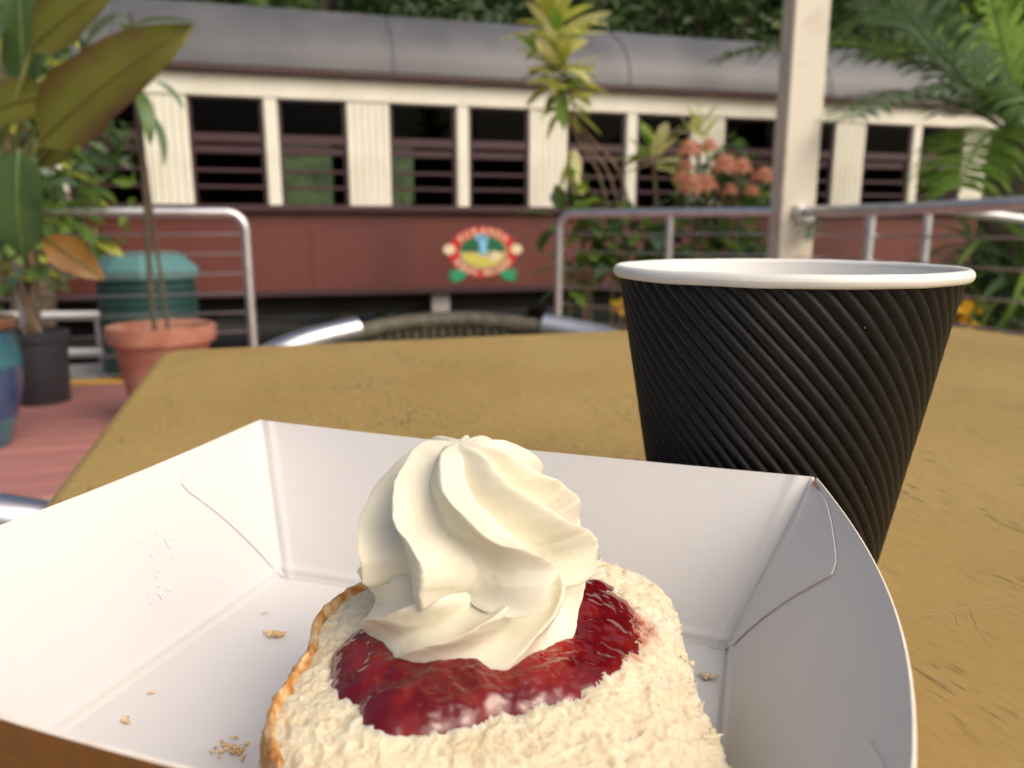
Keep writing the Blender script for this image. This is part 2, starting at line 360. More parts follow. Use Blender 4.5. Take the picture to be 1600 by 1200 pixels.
def letters(txt, mid, step, ra, rb, flip):
    out = MB()
    for i, ch in enumerate(txt):
        if ch == ' ': continue
        cu = bpy.data.curves.new('letter', 'FONT'); cu.body = ch; cu.size = .082; cu.align_x = 'CENTER'; cu.align_y = 'CENTER'; cu.extrude = .0; cu.offset = .0012
        ob = bpy.data.objects.new('letter', cu); COL.objects.link(ob); bpy.context.view_layer.update()
        me = bpy.data.meshes.new_from_object(ob.evaluated_get(bpy.context.evaluated_depsgraph_get()))
        k = i - (len(txt) - 1) / 2
        th = mid + (k * step if flip else -k * step)
        px, pz = ra * math.cos(th), rb * math.sin(th)
        tx, tz = -math.sin(th) * ra, math.cos(th) * rb; l_ = math.hypot(tx, tz); tx, tz = tx / l_, tz / l_
        if not flip: tx, tz = -tx, -tz
        nx, nz = -tz, tx
        out.add([tl(EC[0] + px + tx * v.co.x + nx * v.co.y, -.0085, EC[1] + pz + tz * v.co.x + nz * v.co.y) for v in me.vertices], [tuple(p.vertices) for p in me.polygons])
        bpy.data.objects.remove(ob); bpy.data.curves.remove(cu); bpy.data.meshes.remove(me)
    return out
letters('KURANDA', math.pi / 2, .285, .268, .187, False).build('lettering', C_cream, crest, smooth=False)
letters('SCENIC        ', -math.pi / 2, .172, .268, .187, True).build('lettering', C_cream, crest, smooth=False)
letters('       RAILWAY', -math.pi / 2, .172, .268, .187, True).build('lettering', C_cream, crest, smooth=False)

# ------------------------------------------------------------------ railings
RH = .905
def railing(pts, posts, label, name='railing', ncab=8, r=.024, first_bend=None, end_down=True):
    root = thing(name, (pts[0][0], pts[0][1], 0), label, 'railing', 'steel railings with wire strands')
    q = MB(); q.tube(pts, r, 14); q.build('top_rail', M['steel'], root)
    for p in posts:
        q = MB(); q.tube([(p[0], p[1], 0), (p[0], p[1], RH - .01)], .021, 12); po = q.build('post', M['steel'], root)
        q = MB(); q.tube([(p[0], p[1], 0), (p[0], p[1], .008)], .05, 14); q.build('foot_plate', M['steel'], po)
    return root
def corner(P, Q, h=RH, rr=.09):          # rail running from Q towards P, turning down at P to the floor
    P = Vector((P[0], P[1], 0)); Q = Vector((Q[0], Q[1], 0)); d = (Q - P).normalized()
    out = [P, P + EZ * (h - rr)]
    for k in range(1, 9):
        a = math.pi / 2 * k / 8; out.append(P + d * (rr - rr * math.cos(a)) + EZ * (h - rr + rr * math.sin(a)))
    out.append(Q + EZ * h); return out
def strands(root, P, Q, n=8, z0=.10, z1=.80):
    P = Vector((P[0], P[1], 0)); Q = Vector((Q[0], Q[1], 0))
    for k in range(n):
        z = lerp(z0, z1, k / (n - 1)); q = MB(); q.tube([P + EZ * z, (P + Q) / 2 + EZ * (z - .004), Q + EZ * z], .0045, 6); q.build('wire_strand', M['wire'], root)
LA = at(383, 347, 4.0); LB = LA - E1 * 2.0
ra = railing(corner(LA, LB), [LB, LA - E1 * 1.05], 'steel wire railing with rounded corner beside the teal bin')
strands(ra, LA, LB)
RA = at(874, 347, 4.45); PO = at(1236, 347, 3.75)
rb_ = railing(corner(RA, PO), [RA.lerp(PO, .52)], 'steel wire railing with rounded corner in front of the flowering bushes')
strands(rb_, RA, PO)
RE = at(1640, 347, 2.38)
dR = (RE - PO).normalized()
rc = railing([PO + dR * .05 + EZ * (RH - PO.z), PO.lerp(RE, .5) + EZ * (RH - PO.z), RE + EZ * (RH - RE.z)], [PO.lerp(RE, .41), RE], 'steel wire railing running from the cream post towards the right edge')
strands(rc, PO, RE)
ph = at(1452, 322, 3.55); pe = at(1700, 358, 3.75)
rd = thing('ramp_handrail', (ph.x, ph.y, 0), 'sloping steel handrail behind the right railing before strap-leaved plant', 'handrail')
q = MB(); q.tube(spline([ph, ph.lerp(pe, .5), pe], 8), .026, 12); q.build('top_rail', M['steel'], rd)
for p in (ph, pe):
    q = MB(); q.tube([(p.x, p.y, 0), (p.x, p.y, p.z)], .02, 10); q.build('post', M['steel'], rd)
# low white barrier beyond the planters
b0 = at(-60, 495, 4.75); b1 = at(250, 494, 4.86)
lb = thing('low_barrier', (b0.x, b0.y, 0), 'low white pipe barrier with two bars behind the black pot', 'barrier')
for z in (b0.z, b0.z - .235):
    q = MB(); q.tube([(b0.x, b0.y, z), (b1.x, b1.y, z)], .028, 12); q.build('bar', M['whitemetal'], lb)
for t in (.05, .68, .97):
    p = b0.lerp(b1, t); q = MB(); q.tube([(p.x, p.y, 0), (p.x, p.y, b0.z)], .02, 10); q.build('post', M['steel'], lb)
# the cream post
vp = thing('verandah_post', (PO.x, PO.y, 0), 'tall cream painted timber post behind the coffee cup', 'post')
PA = R(33); px_, py_ = Vector((math.cos(PA), -math.sin(PA), 0)), Vector((math.sin(PA), math.cos(PA), 0))
PA2 = R(1); px_, py_ = Vector((math.cos(PA2), math.sin(PA2), 0)), Vector((-math.sin(PA2), math.cos(PA2), 0))
q = MB(); q.bevbox((PO.x, PO.y, 1.35), (.16, .16, 2.7), (px_, py_, EZ), .006); q.build('shaft', M['post'], vp)
q = MB(); q.box((PO.x, PO.y, .03), (.19, .19, .06), (px_, py_, EZ)); q.build('base_shoe', M['steel'], vp)
q = MB(); q.bevbox((PO.x, PO.y, 2.8), (.12, .2, 3.2), (E2, EZ, E1), .006); q.build('cross_beam', M['post'], vp)
q = MB(); c = PO + dR * .085; c.z = RH - .01; q.box(c, (.07, .08, .07), (dR, dR.cross(EZ), EZ)); q.build('rail_bracket', M['steel'], vp)

# ------------------------------------------------------------------ planters and bin
def pot(name, c, prof, m, label, soil_r, soil_z, rim=None):
    root = thing(name, c, label, 'plant pot')
    q = MB(); q.lathe(prof, c, 48); q.build('body', m, root)
    q = MB(); k = 8
    q.grid(lambda a, b: Vector(c) + Vector((soil_r * b * math.cos(2 * math.pi * a), soil_r * b * math.sin(2 * math.pi * a), soil_z + .012 * (1 - b * b) + .008 * n3((a * 6, b * 4, 0), 2))), 24, k, cu=True)
    q.build('soil', M['soil'], root)
    return root
ct = on(252, 508, .425); ct.z = 0; ct = Vector((ct.x, ct.y, 0))
tr_ = .2 * ct.y / 3.05
pot('terracotta_pot', ct, [(0, 0), (tr_ * .62, 0), (tr_ * .64, .02), (tr_ * .88, .345), (tr_ * .9, .35), (tr_ * 1.0, .36), (tr_ * 1.03, .40), (tr_ * 1.01, .425), (tr_ * .96, .428), (tr_ * .9, .42), (tr_ * .86, .36)],
    M['terra'], 'terracotta pot with two thin stems beside the table', tr_ * .88, .375)
cb = on(68, 628, 0); br = .125 * cb.y / 3.3
cb.z = 0
pot('black_pot', cb, [(0, 0), (br * .84, 0), (br * .86, .01), (br * .97, .30), (br * 1.05, .305), (br * 1.07, .345), (br * 1.0, .35), (br * .95, .33), (br * .92, .28)], M['blackpot'], 'black plastic nursery pot with leafy climber', br * .94, .31)
cc = at(-46, 690, 2.85); cc.z = 0
pr = [(0, 0), (.13, 0), (.14, .02), (.17, .12), (.196, .24), (.204, .32), (.198, .40), (.185, .445), (.20, .46), (.205, .49), (.195, .50), (.175, .49), (.165, .45)]
cpot = pot('ceramic_pot', cc, pr[:4], M['glaze'], 'teal and blue glazed ceramic pot at the left edge', .175, .46)
for nm, a, b_, mm in (('blue_band', 3, 5, 'glazeblue'), ('upper_band', 5, 8, 'glaze'), ('rim', 7, 13, 'glazerim')):
    q = MB(); q.lathe([(r_, z_) for r_, z_ in pr[a:b_ + 1]], cc, 48); q.build(nm, M[mm], cpot)
# teal litter bin with eight-sided domed lid and ribbed drum
cbn = at(235, 500, 4.42); cbn.z = 0
bn = thing('litter_bin', cbn, 'teal plastic litter bin with domed lid behind the terracotta pot', 'bin')
prof = [(0, .005), (.24, .005), (.25, .03)]
for k in range(11):
    z = .06 + k * .043; prof += [(.252, z), (.264, z + .006), (.264, z + .026), (.252, z + .032)]
prof += [(.25, .545), (.24, .55)]
q = MB(); q.lathe(prof, cbn, 40); q.build('drum', M['bin'], bn)
q = MB(); q.lathe([(.24, .545), (.285, .55), (.292, .565), (.29, .60), (.20, .685), (.185, .692), (0, .70)], cbn, 10); q.build('lid', M['binlid'], bn, smooth=False)
q = MB(); q.lathe([(.262, .05), (.268, .055), (.268, .03), (.25, .02)], cbn, 40); q.build('base_ring', M['bin'], bn)

# ------------------------------------------------------------------ leaves
def leaf_mesh(name, L, W, m, droop=.4, fold=.25, n=7, wave=0, shape=1.0, seed=0):
    b = MB()
    rows = []
    y = z = 0; ang = 0
    for i in range(n + 1):
        t = i / n
        wv = W / 2 * (math.sin(math.pi * min(1, .04 + t * .96) ** shape) ** .8) if i < n else 0
        if i == 0: wv = W * .06
        if wave: wv *= 1 + .07 * math.sin(t * 13 + seed) + .05 * math.sin(t * 29 + seed * 2)
        dz = wave * L * math.sin(t * 9 + seed) * .5
        rows.append([Vector((-wv, y, z + wv * fold + dz)), Vector((-wv * .5, y, z + wv * fold * .35)), Vector((0, y, z)), Vector((wv * .5, y, z + wv * fold * .35)), Vector((wv, y, z + wv * fold - dz))])
        ang -= droop / n; y += L / n * math.cos(ang); z += L / n * math.sin(ang)
    vs = [p for r_ in rows for p in r_]
    b.add(vs, [(i * 5 + j, i * 5 + j + 1, (i + 1) * 5 + j + 1, (i + 1) * 5 + j) for i in range(n) for j in range(4)])
    return b.mesh(name, m)
def frame(base, d, up=EZ, roll=0):
    y = Vector(d).normalized(); z = Vector(up) - y * y.dot(Vector(up))
    if z.length < 1e-3: z = Vector((0, -1, 0)) - y * y.dot(Vector((0, -1, 0)))
    z.normalize(); x = y.cross(z)
    mt = Matrix((x, y, z)).transposed().to_4x4(); mt.translation = Vector(base)
    return mt @ Matrix.Rotation(roll, 4, 'Y')
def rdir(az, el): return Vector((math.cos(az) * math.cos(el), math.sin(az) * math.cos(el), math.sin(el)))
rng = random.Random(3)
def rosette(root, c, n, meshes, el0=-.3, el1=1.3, up=.0, spread=.03, scale=(.75, 1.15), name='leaf'):
    for i in range(n):
        f_ = (i + .5) / n; az = i * 2.39996 + rng.uniform(-.3, .3)
        e = lerp(el0, el1, f_) + rng.uniform(-.15, .15)
        base = Vector(c) + EZ * (up * f_) + Vector((rng.uniform(-1, 1), rng.uniform(-1, 1), rng.uniform(-1, 1))) * spread
        s_ = rng.uniform(*scale)
        inst(name, rng.choice(meshes), root, frame(base, rdir(az, e), roll=rng.uniform(-.4, .4)) @ Matrix.Scale(s_, 4))

# ------------------------------------------------------------------ plants on the left
lp = thing('broad_leaf_plant', (cc.x, cc.y, .46), 'broad-leaved plant with bronze and dark leaves in the glazed pot', 'plant')
def big_leaf(u0, v0, u1, v1, D, wpx, m, droop=.35, nrm=(0.1, -1, .45), dd=0, fold=.18, wave=0.045, seed=0):
    A = at(u0, v0, D); B = at(u1, v1, D + dd); d = B - A
    me = leaf_mesh('leaf', d.length * 1.04, wpx / 1200 * D, m, droop, fold, 10, wave, .85, seed)
    mt = frame(A, d, up=nrm) @ Matrix.Rotation(droop * .5, 4, 'X')
    lf = inst('leaf', me, lp, mt)
    q = MB(); L_ = d.length * 1.04; y = z = an = 0; pts = []
    for i in range(11):
        pts.append(Vector((0, y, z + .002))); an -= droop / 10; y += L_ / 10 * math.cos(an); z += L_ / 10 * math.sin(an)
    q.tube(pts, [lerp(.007, .002, i / 10) for i in range(11)], 6)
    rib = bpy.data.objects.new('midrib', q.mesh('midrib', RIB if m is not G2 else G1)); COL.objects.link(rib); rib.parent = lf
    return A
stems = []
for a in [(62, 222, 290, 44, 2.6, 128, G5, .3), (48, 78, 190, -30, 2.65, 90, G5, .4), (80, 150, -50, 190, 2.7, 80, G5, .5), (30, 235, 36, 405, 2.62, 88, G2, .6),
          (72, 372, 160, 436, 2.65, 52, G6, .6), (40, 150, 30, -50, 2.8, 66, G2, .2), (0, 60, -70, 10, 2.7, 90, G2, .3), (10, 330, -60, 420, 2.7, 90, G2, .4),
          (20, 130, 90, 20, 2.95, 70, G1, .3), (-20, 250, -90, 150, 2.8, 100, G1, .3), (60, 260, 140, 180, 3.0, 60, G5, .3)]:
    stems.append((big_leaf(*a, seed=a[0]), a))
for A, a in stems:
    p0 = cc + Vector((rng.uniform(-.02, .15), rng.uniform(-.08, .06), .46))
    q = MB(); q.tube(spline([p0, p0.lerp(A, .55) + Vector((-.02, .02, .04)), A], 8), [.011] * 4 + [.009, .008, .007, .006], 7); q.build('stalk', ST, lp)
cl = thing('leafy_climber', (cb.x, cb.y, .31), 'leafy green climber on a mossy pole in the black pot', 'plant')
q = MB(); q.tube(spline([(cb.x, cb.y, .3), (cb.x + .02, cb.y, .9), (cb.x - .02, cb.y + .02, 1.5), (cb.x, cb.y, 1.9)], 14), .03, 9); q.build('pole', M['bark'], cl)
for k in range(3):
    q = MB(); q.tube(spline([(cb.x + .05 * k - .04, cb.y - .03, .3), (cb.x + .06 - .05 * k, cb.y - .05, .7), (cb.x + .1 * k - .08, cb.y - .06, 1.3)], 10), .011, 6); q.build('stem', M['cane'], cl)
lm = [leaf_mesh('leaf', .15, .075, mm, dr, .2, 6) for mm in (G1, G8, G7, G3) for dr in (.5, 1.1)]
for i in range(300):
    z = rng.uniform(.55, 1.95); az = rng.uniform(0, 6.283); rr = rng.uniform(.03, .30) * (1 if z > .75 else .55)
    c = Vector((cb.x + .04, cb.y, z)) + rdir(az, 0) * rr
    inst('leaf', rng.choice(lm), cl, frame(c, rdir(az + rng.uniform(-.8, .8), rng.uniform(-.6, .7)), roll=rng.uniform(-.7, .7)) @ Matrix.Scale(rng.uniform(.6, 1.1), 4))
ts = thing('slender_plant', (ct.x, ct.y, .38), 'slender two-stemmed plant with drooping leaves in the terracotta pot', 'plant')
q = MB(); q.tube(spline([(ct.x - .03, ct.y, .37), at(232, 400, ct.y), at(224, 240, ct.y), at(212, 130, ct.y), at(205, 20, ct.y)], 16), [.012] * 8 + [.009] * 8, 8); q.build('stem', DST, ts)
q = MB(); q.tube(spline([(ct.x + .03, ct.y, .37), at(250, 420, ct.y), at(238, 340, ct.y), at(228, 260, ct.y)], 12), .008, 7); q.build('stem', DST, ts)
lm = [leaf_mesh('leaf', .27, .06, mm, dr, .2, 7) for mm in (G7, G9, G1) for dr in (.6, 1.3)]
for (u, v, az, e) in [(214, 125, -.3, .2), (216, 140, -.9, -.4), (212, 110, 3.3, .5), (218, 165, -.2, -.5), (208, 90, 1.8, .7), (206, 60, -1.2, .3), (205, 40, .2, .4), (205, 25, 2.9, .3)]:
    inst('leaf', rng.choice(lm), ts, frame(at(u, v, ct.y), rdir(az, e)))

# ------------------------------------------------------------------ foliage masses
def mass(mb, c, rad, n, size, mats=1, clumps=14, rnd=None, squash=1.0):
    rnd = rnd or rng
    cs = []
    for _ in range(clumps):
        v = Vector((rnd.gauss(0, 1), rnd.gauss(0, 1), rnd.gauss(0, 1))).normalized() * rnd.uniform(.35, 1)
        cs.append((Vector((v.x * rad[0], v.y * rad[1], v.z * rad[2])), rnd.uniform(.25, .5), rnd.randrange(mats)))
    for i in range(n):
        cc_, r_, m_ = rnd.choice(cs)
        v = Vector((rnd.gauss(0, 1), rnd.gauss(0, 1), rnd.gauss(0, 1))).normalized() * (rnd.random() ** .4) * r_
        p = Vector(c) + cc_ + Vector((v.x * rad[0], v.y * rad[1], v.z * rad[2]))
        d = Vector((rnd.gauss(0, 1), rnd.gauss(0, 1), rnd.gauss(0, .7) - .3)).normalized()
        s_ = Vector((rnd.gauss(0, 1), rnd.gauss(0, 1), rnd.gauss(0, 1))).cross(d).normalized()
        k = size * rnd.uniform(.6, 1.3); up = d.cross(s_) * k * .12
        mb.add([p, p + d * k * .5 + s_ * k * .24 + up, p + d * k, p + d * k * .5 - s_ * k * .24 + up], [(0, 1, 2), (0, 2, 3)], m_ if rnd.random() < .8 else rnd.randrange(mats))
def tree(label, base, h, rad, n, size, mats, name='forest_tree', group='trees behind the carriage', cat='tree', low=0):
    root = thing(name, base, label, cat, group)
    q = MB(); b = Vector(base)
    q.tube(spline([b, b + Vector((.1, 0, h * .4)), b + Vector((-.1, .1, h * .75)), b + Vector((.05, 0, h))], 10), [.17, .15, .13, .12, .11, .1, .085, .07, .05, .03], 9)
    for k in range(5):
        a = k * 1.3; s0 = b + EZ * (h * (.4 + .09 * k)); q.tube([s0, s0 + rdir(a, .5) * rad[0] * .4, s0 + rdir(a + .2, .7) * rad[0] * .8], [.06, .04, .015], 6)
    q.build('trunk', M['bark'], root)
    q = MB(); mass(q, b + EZ * (h - low), rad, n, size, len(mats), 26); q.build('crown', mats, root, smooth=False)['kind'] = 'stuff'
    return root
places = [(-9.0, 11.5), (-5.6, 12.6), (-2.6, 11.6), (.4, 12.8), (3.0, 13.0), (5.6, 13.6), (8.4, 14.0), (11.6, 14.8), (15, 15.4)]
desc = ['dark forest tree above the far left of the carriage roof', 'dense forest tree behind the left end of the carriage', 'dark tree behind the roof above the first windows', 'dense tree behind the roof left of the yellow cordyline',
        'dark tree rising behind the roof right of the yellow cordyline', 'dark tree behind the roof just left of the cream post', 'lighter tree behind the roof just right of the cream post', 'green tree behind the palm at the right', 'forest tree at the far right edge behind the palm']
for i, (x, y) in enumerate(places):
    tree(desc[i], (x, y, -.62), 4.6 + .5 * (i % 3), (2.3, 1.7, 2.3), 5200, .22, [G2, G1, G2, G8] if i > 5 else [G2, G2, G1])
q = MB()
for k in range(15): mass(q, (-9 + k * 1.9, 11.2 + .17 * k, .55 + .2 * (k % 2)), (1.3, .6, 1.1), 1500, .17, 3, 9)
tag(q.build('undergrowth', [G1, G8, G2], smooth=False), 'green undergrowth seen through the carriage windows', 'undergrowth', kind='stuff')
h = MB(); h.grid(lambda a, b: Vector((-60 + 140 * a, 16.5 + 30 * b + 6 * a, -.62 + 16 * b ** .7 + 1.2 * n3((a * 9, b * 5, 0), 2))), 60, 16)
tag(h.build('hillside', mat('forest_hillside', (.02, .045, .014), (.05, .085, .025), rough=.9, scale=1.5, bump=1, bscale=2, bdist=.4)), kind='structure')

# ------------------------------------------------------------------ plants behind the right railing
co = thing('tall_cordyline', (*at(990, 480, 4.95).xy, -.02), 'tall yellow-green cordyline on thin leaning canes', 'plant')
b = ORG[co.name]
top = [at(872, 120, 4.85), at(868, 60, 4.9), at(892, 175, 4.8)]
for k, tp in enumerate(top):
    q = MB(); mid = at(902 + 10 * k, 215, 4.85); lo = at(944 + 17 * k, 300, 4.9)
    q.tube(spline([b + Vector((.05 * k, 0, 0)), lo, mid, tp], 16), [.009] * 8 + [.008] * 8, 7); q.build('cane', M['cane'], co)
lm = [leaf_mesh('leaf', .34, .10, mm, dr, .3, 7) for mm in (G3, G4, G4, G8, G3) for dr in (.1, .6)]
rosette(co, at(868, 62, 4.88), 28, lm, .1, 1.5, .12, .03, (.7, 1.15))
rosette(co, at(872, 120, 4.85), 36, lm, -.4, 1.1, .12, .05, (.6, 1.0))
rosette(co, at(880, 160, 4.82), 20, lm, -.7, .6, .1, .06, (.5, .85))
rosette(co, at(893, 240, 4.8), 4, lm, -1.3, -.8, .02, .03, (.6, .8))
def croton(name, u, v, D, label, n, mats_, L=.26, W=.075, el=(-.2, 1.4), low=.3):
    base = at(u, v, D); r_ = thing(name, (base.x + .02, base.y, -.02), label, 'plant')
    q = MB(); q.tube(spline([(base.x + .02, base.y, 0), (base.x + .05, base.y, base.z * .5), base], 8), .012, 7); q.build('stem', M['cane'], r_)
    lm_ = [leaf_mesh('leaf', L, W, mm, dr, .25, 7) for mm in mats_ for dr in (.3, .8)]
    rosette(r_, base, n, lm_, el[0], el[1], low * .3, .05, (.7, 1.1)); return r_
croton('croton', 1022, 262, 4.9, 'yellow and green croton left of the orange flowers', 20, (G3, G4, G8))
croton('croton', 1090, 225, 5.15, 'pale cream-yellow croton above the orange flowers', 22, (G4, G4, G3), .24, .04)
croton('croton', 905, 318, 4.75, 'small croton with upright yellow leaves at the railing corner', 9, (G4, G3, G8), .17, .05, (.3, 1.4))
bu = thing('flowering_bush', (*at(1130, 400, 4.8).xy, -.02), 'flowering bush with orange blossom clusters behind the railing', 'bush')
c = at(1130, 285, 4.8)
for k in range(6):
    q = MB(); q.tube(spline([ORG[bu.name] + Vector((rng.uniform(-.1, .1), 0, 0)), c + Vector((rng.uniform(-.2, .2), 0, -.3)), c + Vector((rng.uniform(-.28, .28), rng.uniform(-.1, .1), .05))], 8), [.012] * 5 + [.007] * 3, 6); q.build('branch', M['cane'], bu)
q = MB(); mass(q, c + Vector((.02, .05, -.12)), (.34, .24, .30), 520, .085, 3, 14); mass(q, c + Vector((.05, .05, -.45)), (.36, .25, .28), 420, .085, 3, 12)
q.build('foliage', [G1, G7, G8], bu, smooth=False)['kind'] = 'stuff'
petal = MB()
for k in range(26):
    d_ = rdir(k * 2.4, -.2 + 1.6 * k / 26); s_ = d_.cross(EZ).normalized(); cpt = d_ * rng.uniform(.04, .072)
    for j in range(4):
        a = j * math.pi / 2; t_ = s_ * math.cos(a) + d_.cross(s_) * math.sin(a); w_ = d_.cross(t_)
        petal.add([cpt, cpt + t_ * .014 + w_ * .009, cpt + t_ * .028, cpt + t_ * .014 - w_ * .009], [(0, 1, 2, 3)])
    petal.tube([Vector(), cpt], .002, 4)
petal.lathe([(.001, -.016), (.018, -.01), (.026, .003), (.02, .018), (.001, .026)], (0, 0, 0), 8)
pm = petal.mesh('blossom', FL, False)
for (u, v, dd, s_) in [(1077, 238, .0, 1.0), (1108, 232, .06, .8), (1072, 262, .1, .7), (1082, 296, -.1, 1.25), (1103, 292, -.1, 1.0), (1131, 264, -.08, 1.15), (1157, 266, -.05, 1.0), (1193, 280, 0, 1.0), (1065, 282, 0, .8), (1140, 300, .0, .7), (1175, 302, 0, .7)]:
    inst('blossom', pm, bu, Matrix.Translation(at(u, v, 4.62 + dd)) @ Matrix.Scale(s_, 4))
ls = thing('leafy_shrub', (*at(930, 470, 4.75).xy, -.02), 'green broad-leaved shrub behind the railing corner', 'shrub')
lm = [leaf_mesh('leaf', .28, .11, mm, dr, .2, 7) for mm in (G1, G8, G7, G8) for dr in (.5, 1.0)]
for (u, v, n_) in [(895, 440, 16), (930, 400, 18), (965, 430, 18), (915, 360, 14), (1010, 420, 18), (1060, 430, 18), (960, 370, 14), (872, 352, 8), (1110, 420, 14), (1150, 430, 14), (1010, 370, 14), (1070, 375, 14)]:
    rosette(ls, at(u, v, 4.72 + rng.uniform(0, .25)), n_, lm, -.5, 1.2, .05, .06, (.6, 1.0))
for k in range(8):
    q = MB(); p = at(890 + 34 * k, 420, 4.8); q.tube([(p.x, p.y, -.02), p + Vector((0, 0, .05))], .009, 6); q.build('stem', ST, ls)
yf = thing('yellow_flower_plant', (*at(968, 560, 4.6).xy, 0), 'small plant with yellow bloom left of the cup', 'plant')
p = at(970, 482, 4.6); q = MB(); q.tube([(p.x, p.y, 0), p], .006, 6); q.build('stem', ST, yf)
ym = leaf_mesh('petal', .085, .05, YF, .5, .2, 5); rosette(yf, p, 12, [ym], -.5, 1.2, 0, .01, name='petal')
yf2 = thing('yellow_flower_plant', (*at(1512, 580, 3.6).xy, 0), 'small plant with yellow bloom right of the cup', 'plant')
p = at(1513, 490, 3.6); q = MB(); q.tube([(p.x, p.y, 0), p], .006, 6); q.build('stem', ST, yf2)
rosette(yf2, p, 14, [ym], -.9, 1.2, 0, .03, name='petal')
# a wispy plant by the rail bracket
wp = thing('air_plant', at(1268, 352, 3.6), 'small grey-green wispy plant hanging by the post bracket', 'plant')
wm_ = leaf_mesh('leaf', .10, .012, G9, .7, .2, 5); rosette(wp, at(1266, 348, 3.62), 26, [wm_], -1.2, .9, .0, .02)
# palm with feather fronds
def frond(root, A, B, C, m, nl=34, ll=.36, lw=.034, droop=.8, side=1.0, name='frond'):
    q = MB(); pts = [A * (1 - t) ** 2 + B * 2 * t * (1 - t) + C * t * t for t in [i / 24 for i in range(25)]]
    q.tube(pts, [lerp(.014, .003, i / 24) for i in range(25)], 6)
    for i in range(nl):
        t = .12 + .87 * i / nl; p = A * (1 - t) ** 2 + B * 2 * t * (1 - t) + C * t * t
        tg = ((B - A) * (1 - t) + (C - B) * t).normalized(); sd_ = tg.cross(EZ)
        sd_ = sd_.normalized() if sd_.length > .05 else Vector((1, 0, 0))
        nu = sd_.cross(tg)
        for sg in (-1, 1):
            d_ = (sd_ * sg * side + tg * .75 + nu * .25 + Vector((rng.gauss(0, .08), rng.gauss(0, .08), rng.gauss(0, .08)))).normalized()
            l_ = ll * (math.sin(math.pi * (.1 + .86 * t)) ** .6) * rng.uniform(.85, 1.1); wv = tg * lw * .5
            p1 = p + d_ * l_ * .4; p2 = p + d_ * l_ * .75 - EZ * l_ * .12 * droop; p3 = p + d_ * l_ - EZ * l_ * .35 * droop
            q.add([p - wv * .5, p + wv * .5, p1 + wv, p1 - wv, p2 + wv * .8, p2 - wv * .8, p3], [(0, 1, 2, 3), (3, 2, 4, 5), (5, 4, 6)])
    return q.build(name, m, root)
pc = at(1590, 215, 4.1)
pt = thing('cycad_palm', (pc.x, pc.y, -.1), 'palm with long arching silvery fronds at the right', 'palm')
q = MB(); q.tube([(pc.x, pc.y, -.1), (pc.x, pc.y, pc.z * .5), pc + EZ * .02], [.16, .14, .12], 14); q.build('trunk', M['bark'], pt)
for (u1, v1, d1, u2, v2, d2, mm) in [(1440, 60, 3.8, 1372, -40, 3.7, G9), (1420, 10, 4.2, 1120, 92, 4.0, G1), (1430, 95, 3.9, 1330, 190, 3.5, G9), (1540, -60, 4.2, 1500, -200, 4.1, G8),
                                     (1650, 20, 4.1, 1760, 60, 4.0, G1), (1680, 120, 3.9, 1800, 260, 3.6, G9), (1580, 60, 4.8, 1530, 40, 5.4, G8), (1640, 60, 4.7, 1700, 20, 5.5, G8), (1620, 90, 3.6, 1640, 190, 3.0, G1),
                                     (1530, 170, 3.8, 1500, 300, 3.5, G8)]:
    frond(pt, pc + Vector((rng.uniform(-.05, .05), rng.uniform(-.05, .05), 0)), at(u1, v1, d1), at(u2, v2, d2), mm)
gp = at(1580, 430, 3.9)
sp_ = thing('strap_leaf_clump', (gp.x, gp.y, 0), 'clump of long drooping strap leaves behind the right railing', 'plant')
lm = [leaf_mesh('leaf', .72, .032, mm, dr, .3, 9, shape=.8) for mm in (G7, G8, G1, G9) for dr in (1.2, 1.9, 2.5)]
for i in range(170):
    az = rng.uniform(0, 6.283); inst('leaf', rng.choice(lm), sp_, frame(gp + Vector((rng.uniform(-.12, .12), rng.uniform(-.12, .12), -.25 + rng.uniform(-.1, .35))), rdir(az, rng.uniform(.5, 1.35)), roll=rng.uniform(-.5, .5)) @ Matrix.Scale(rng.uniform(.7, 1.15), 4))
bc = at(1560, 60, 6.6)
bp_ = thing('feather_palm', (bc.x + .5, bc.y, -.3), 'bright green feather palm in the top right corner behind the near palm', 'palm')
q = MB(); q.tube([(bc.x + .5, bc.y, -.3), (bc.x + .5, bc.y, bc.z * .6), bc + Vector((.5, 0, 0))], [.12, .1, .08], 12); q.build('trunk', M['bark'], bp_)
for (u1, v1, u2, v2) in [(1480, -60, 1350, 40), (1500, -20, 1380, 90), (1560, -100, 1480, -60), (1600, -60, 1560, 120), (1700, -60, 1800, 60), (1520, -80, 1300, -40), (1620, -40, 1660, 150)]:
    frond(bp_, bc + Vector((.5, 0, 0)), at(u1, v1, 6.4), at(u2, v2, 6.1), G8, 44, .6, .07, .7)
# shrub behind the left planters
tree('mixed green shrub behind the left planters', (at(30, 300, 5.3).x, 5.2, 0), 1.5, (.75, .4, .9), 1500, .13, [G1, G2, G8], 'shrub', None, 'shrub', .1)

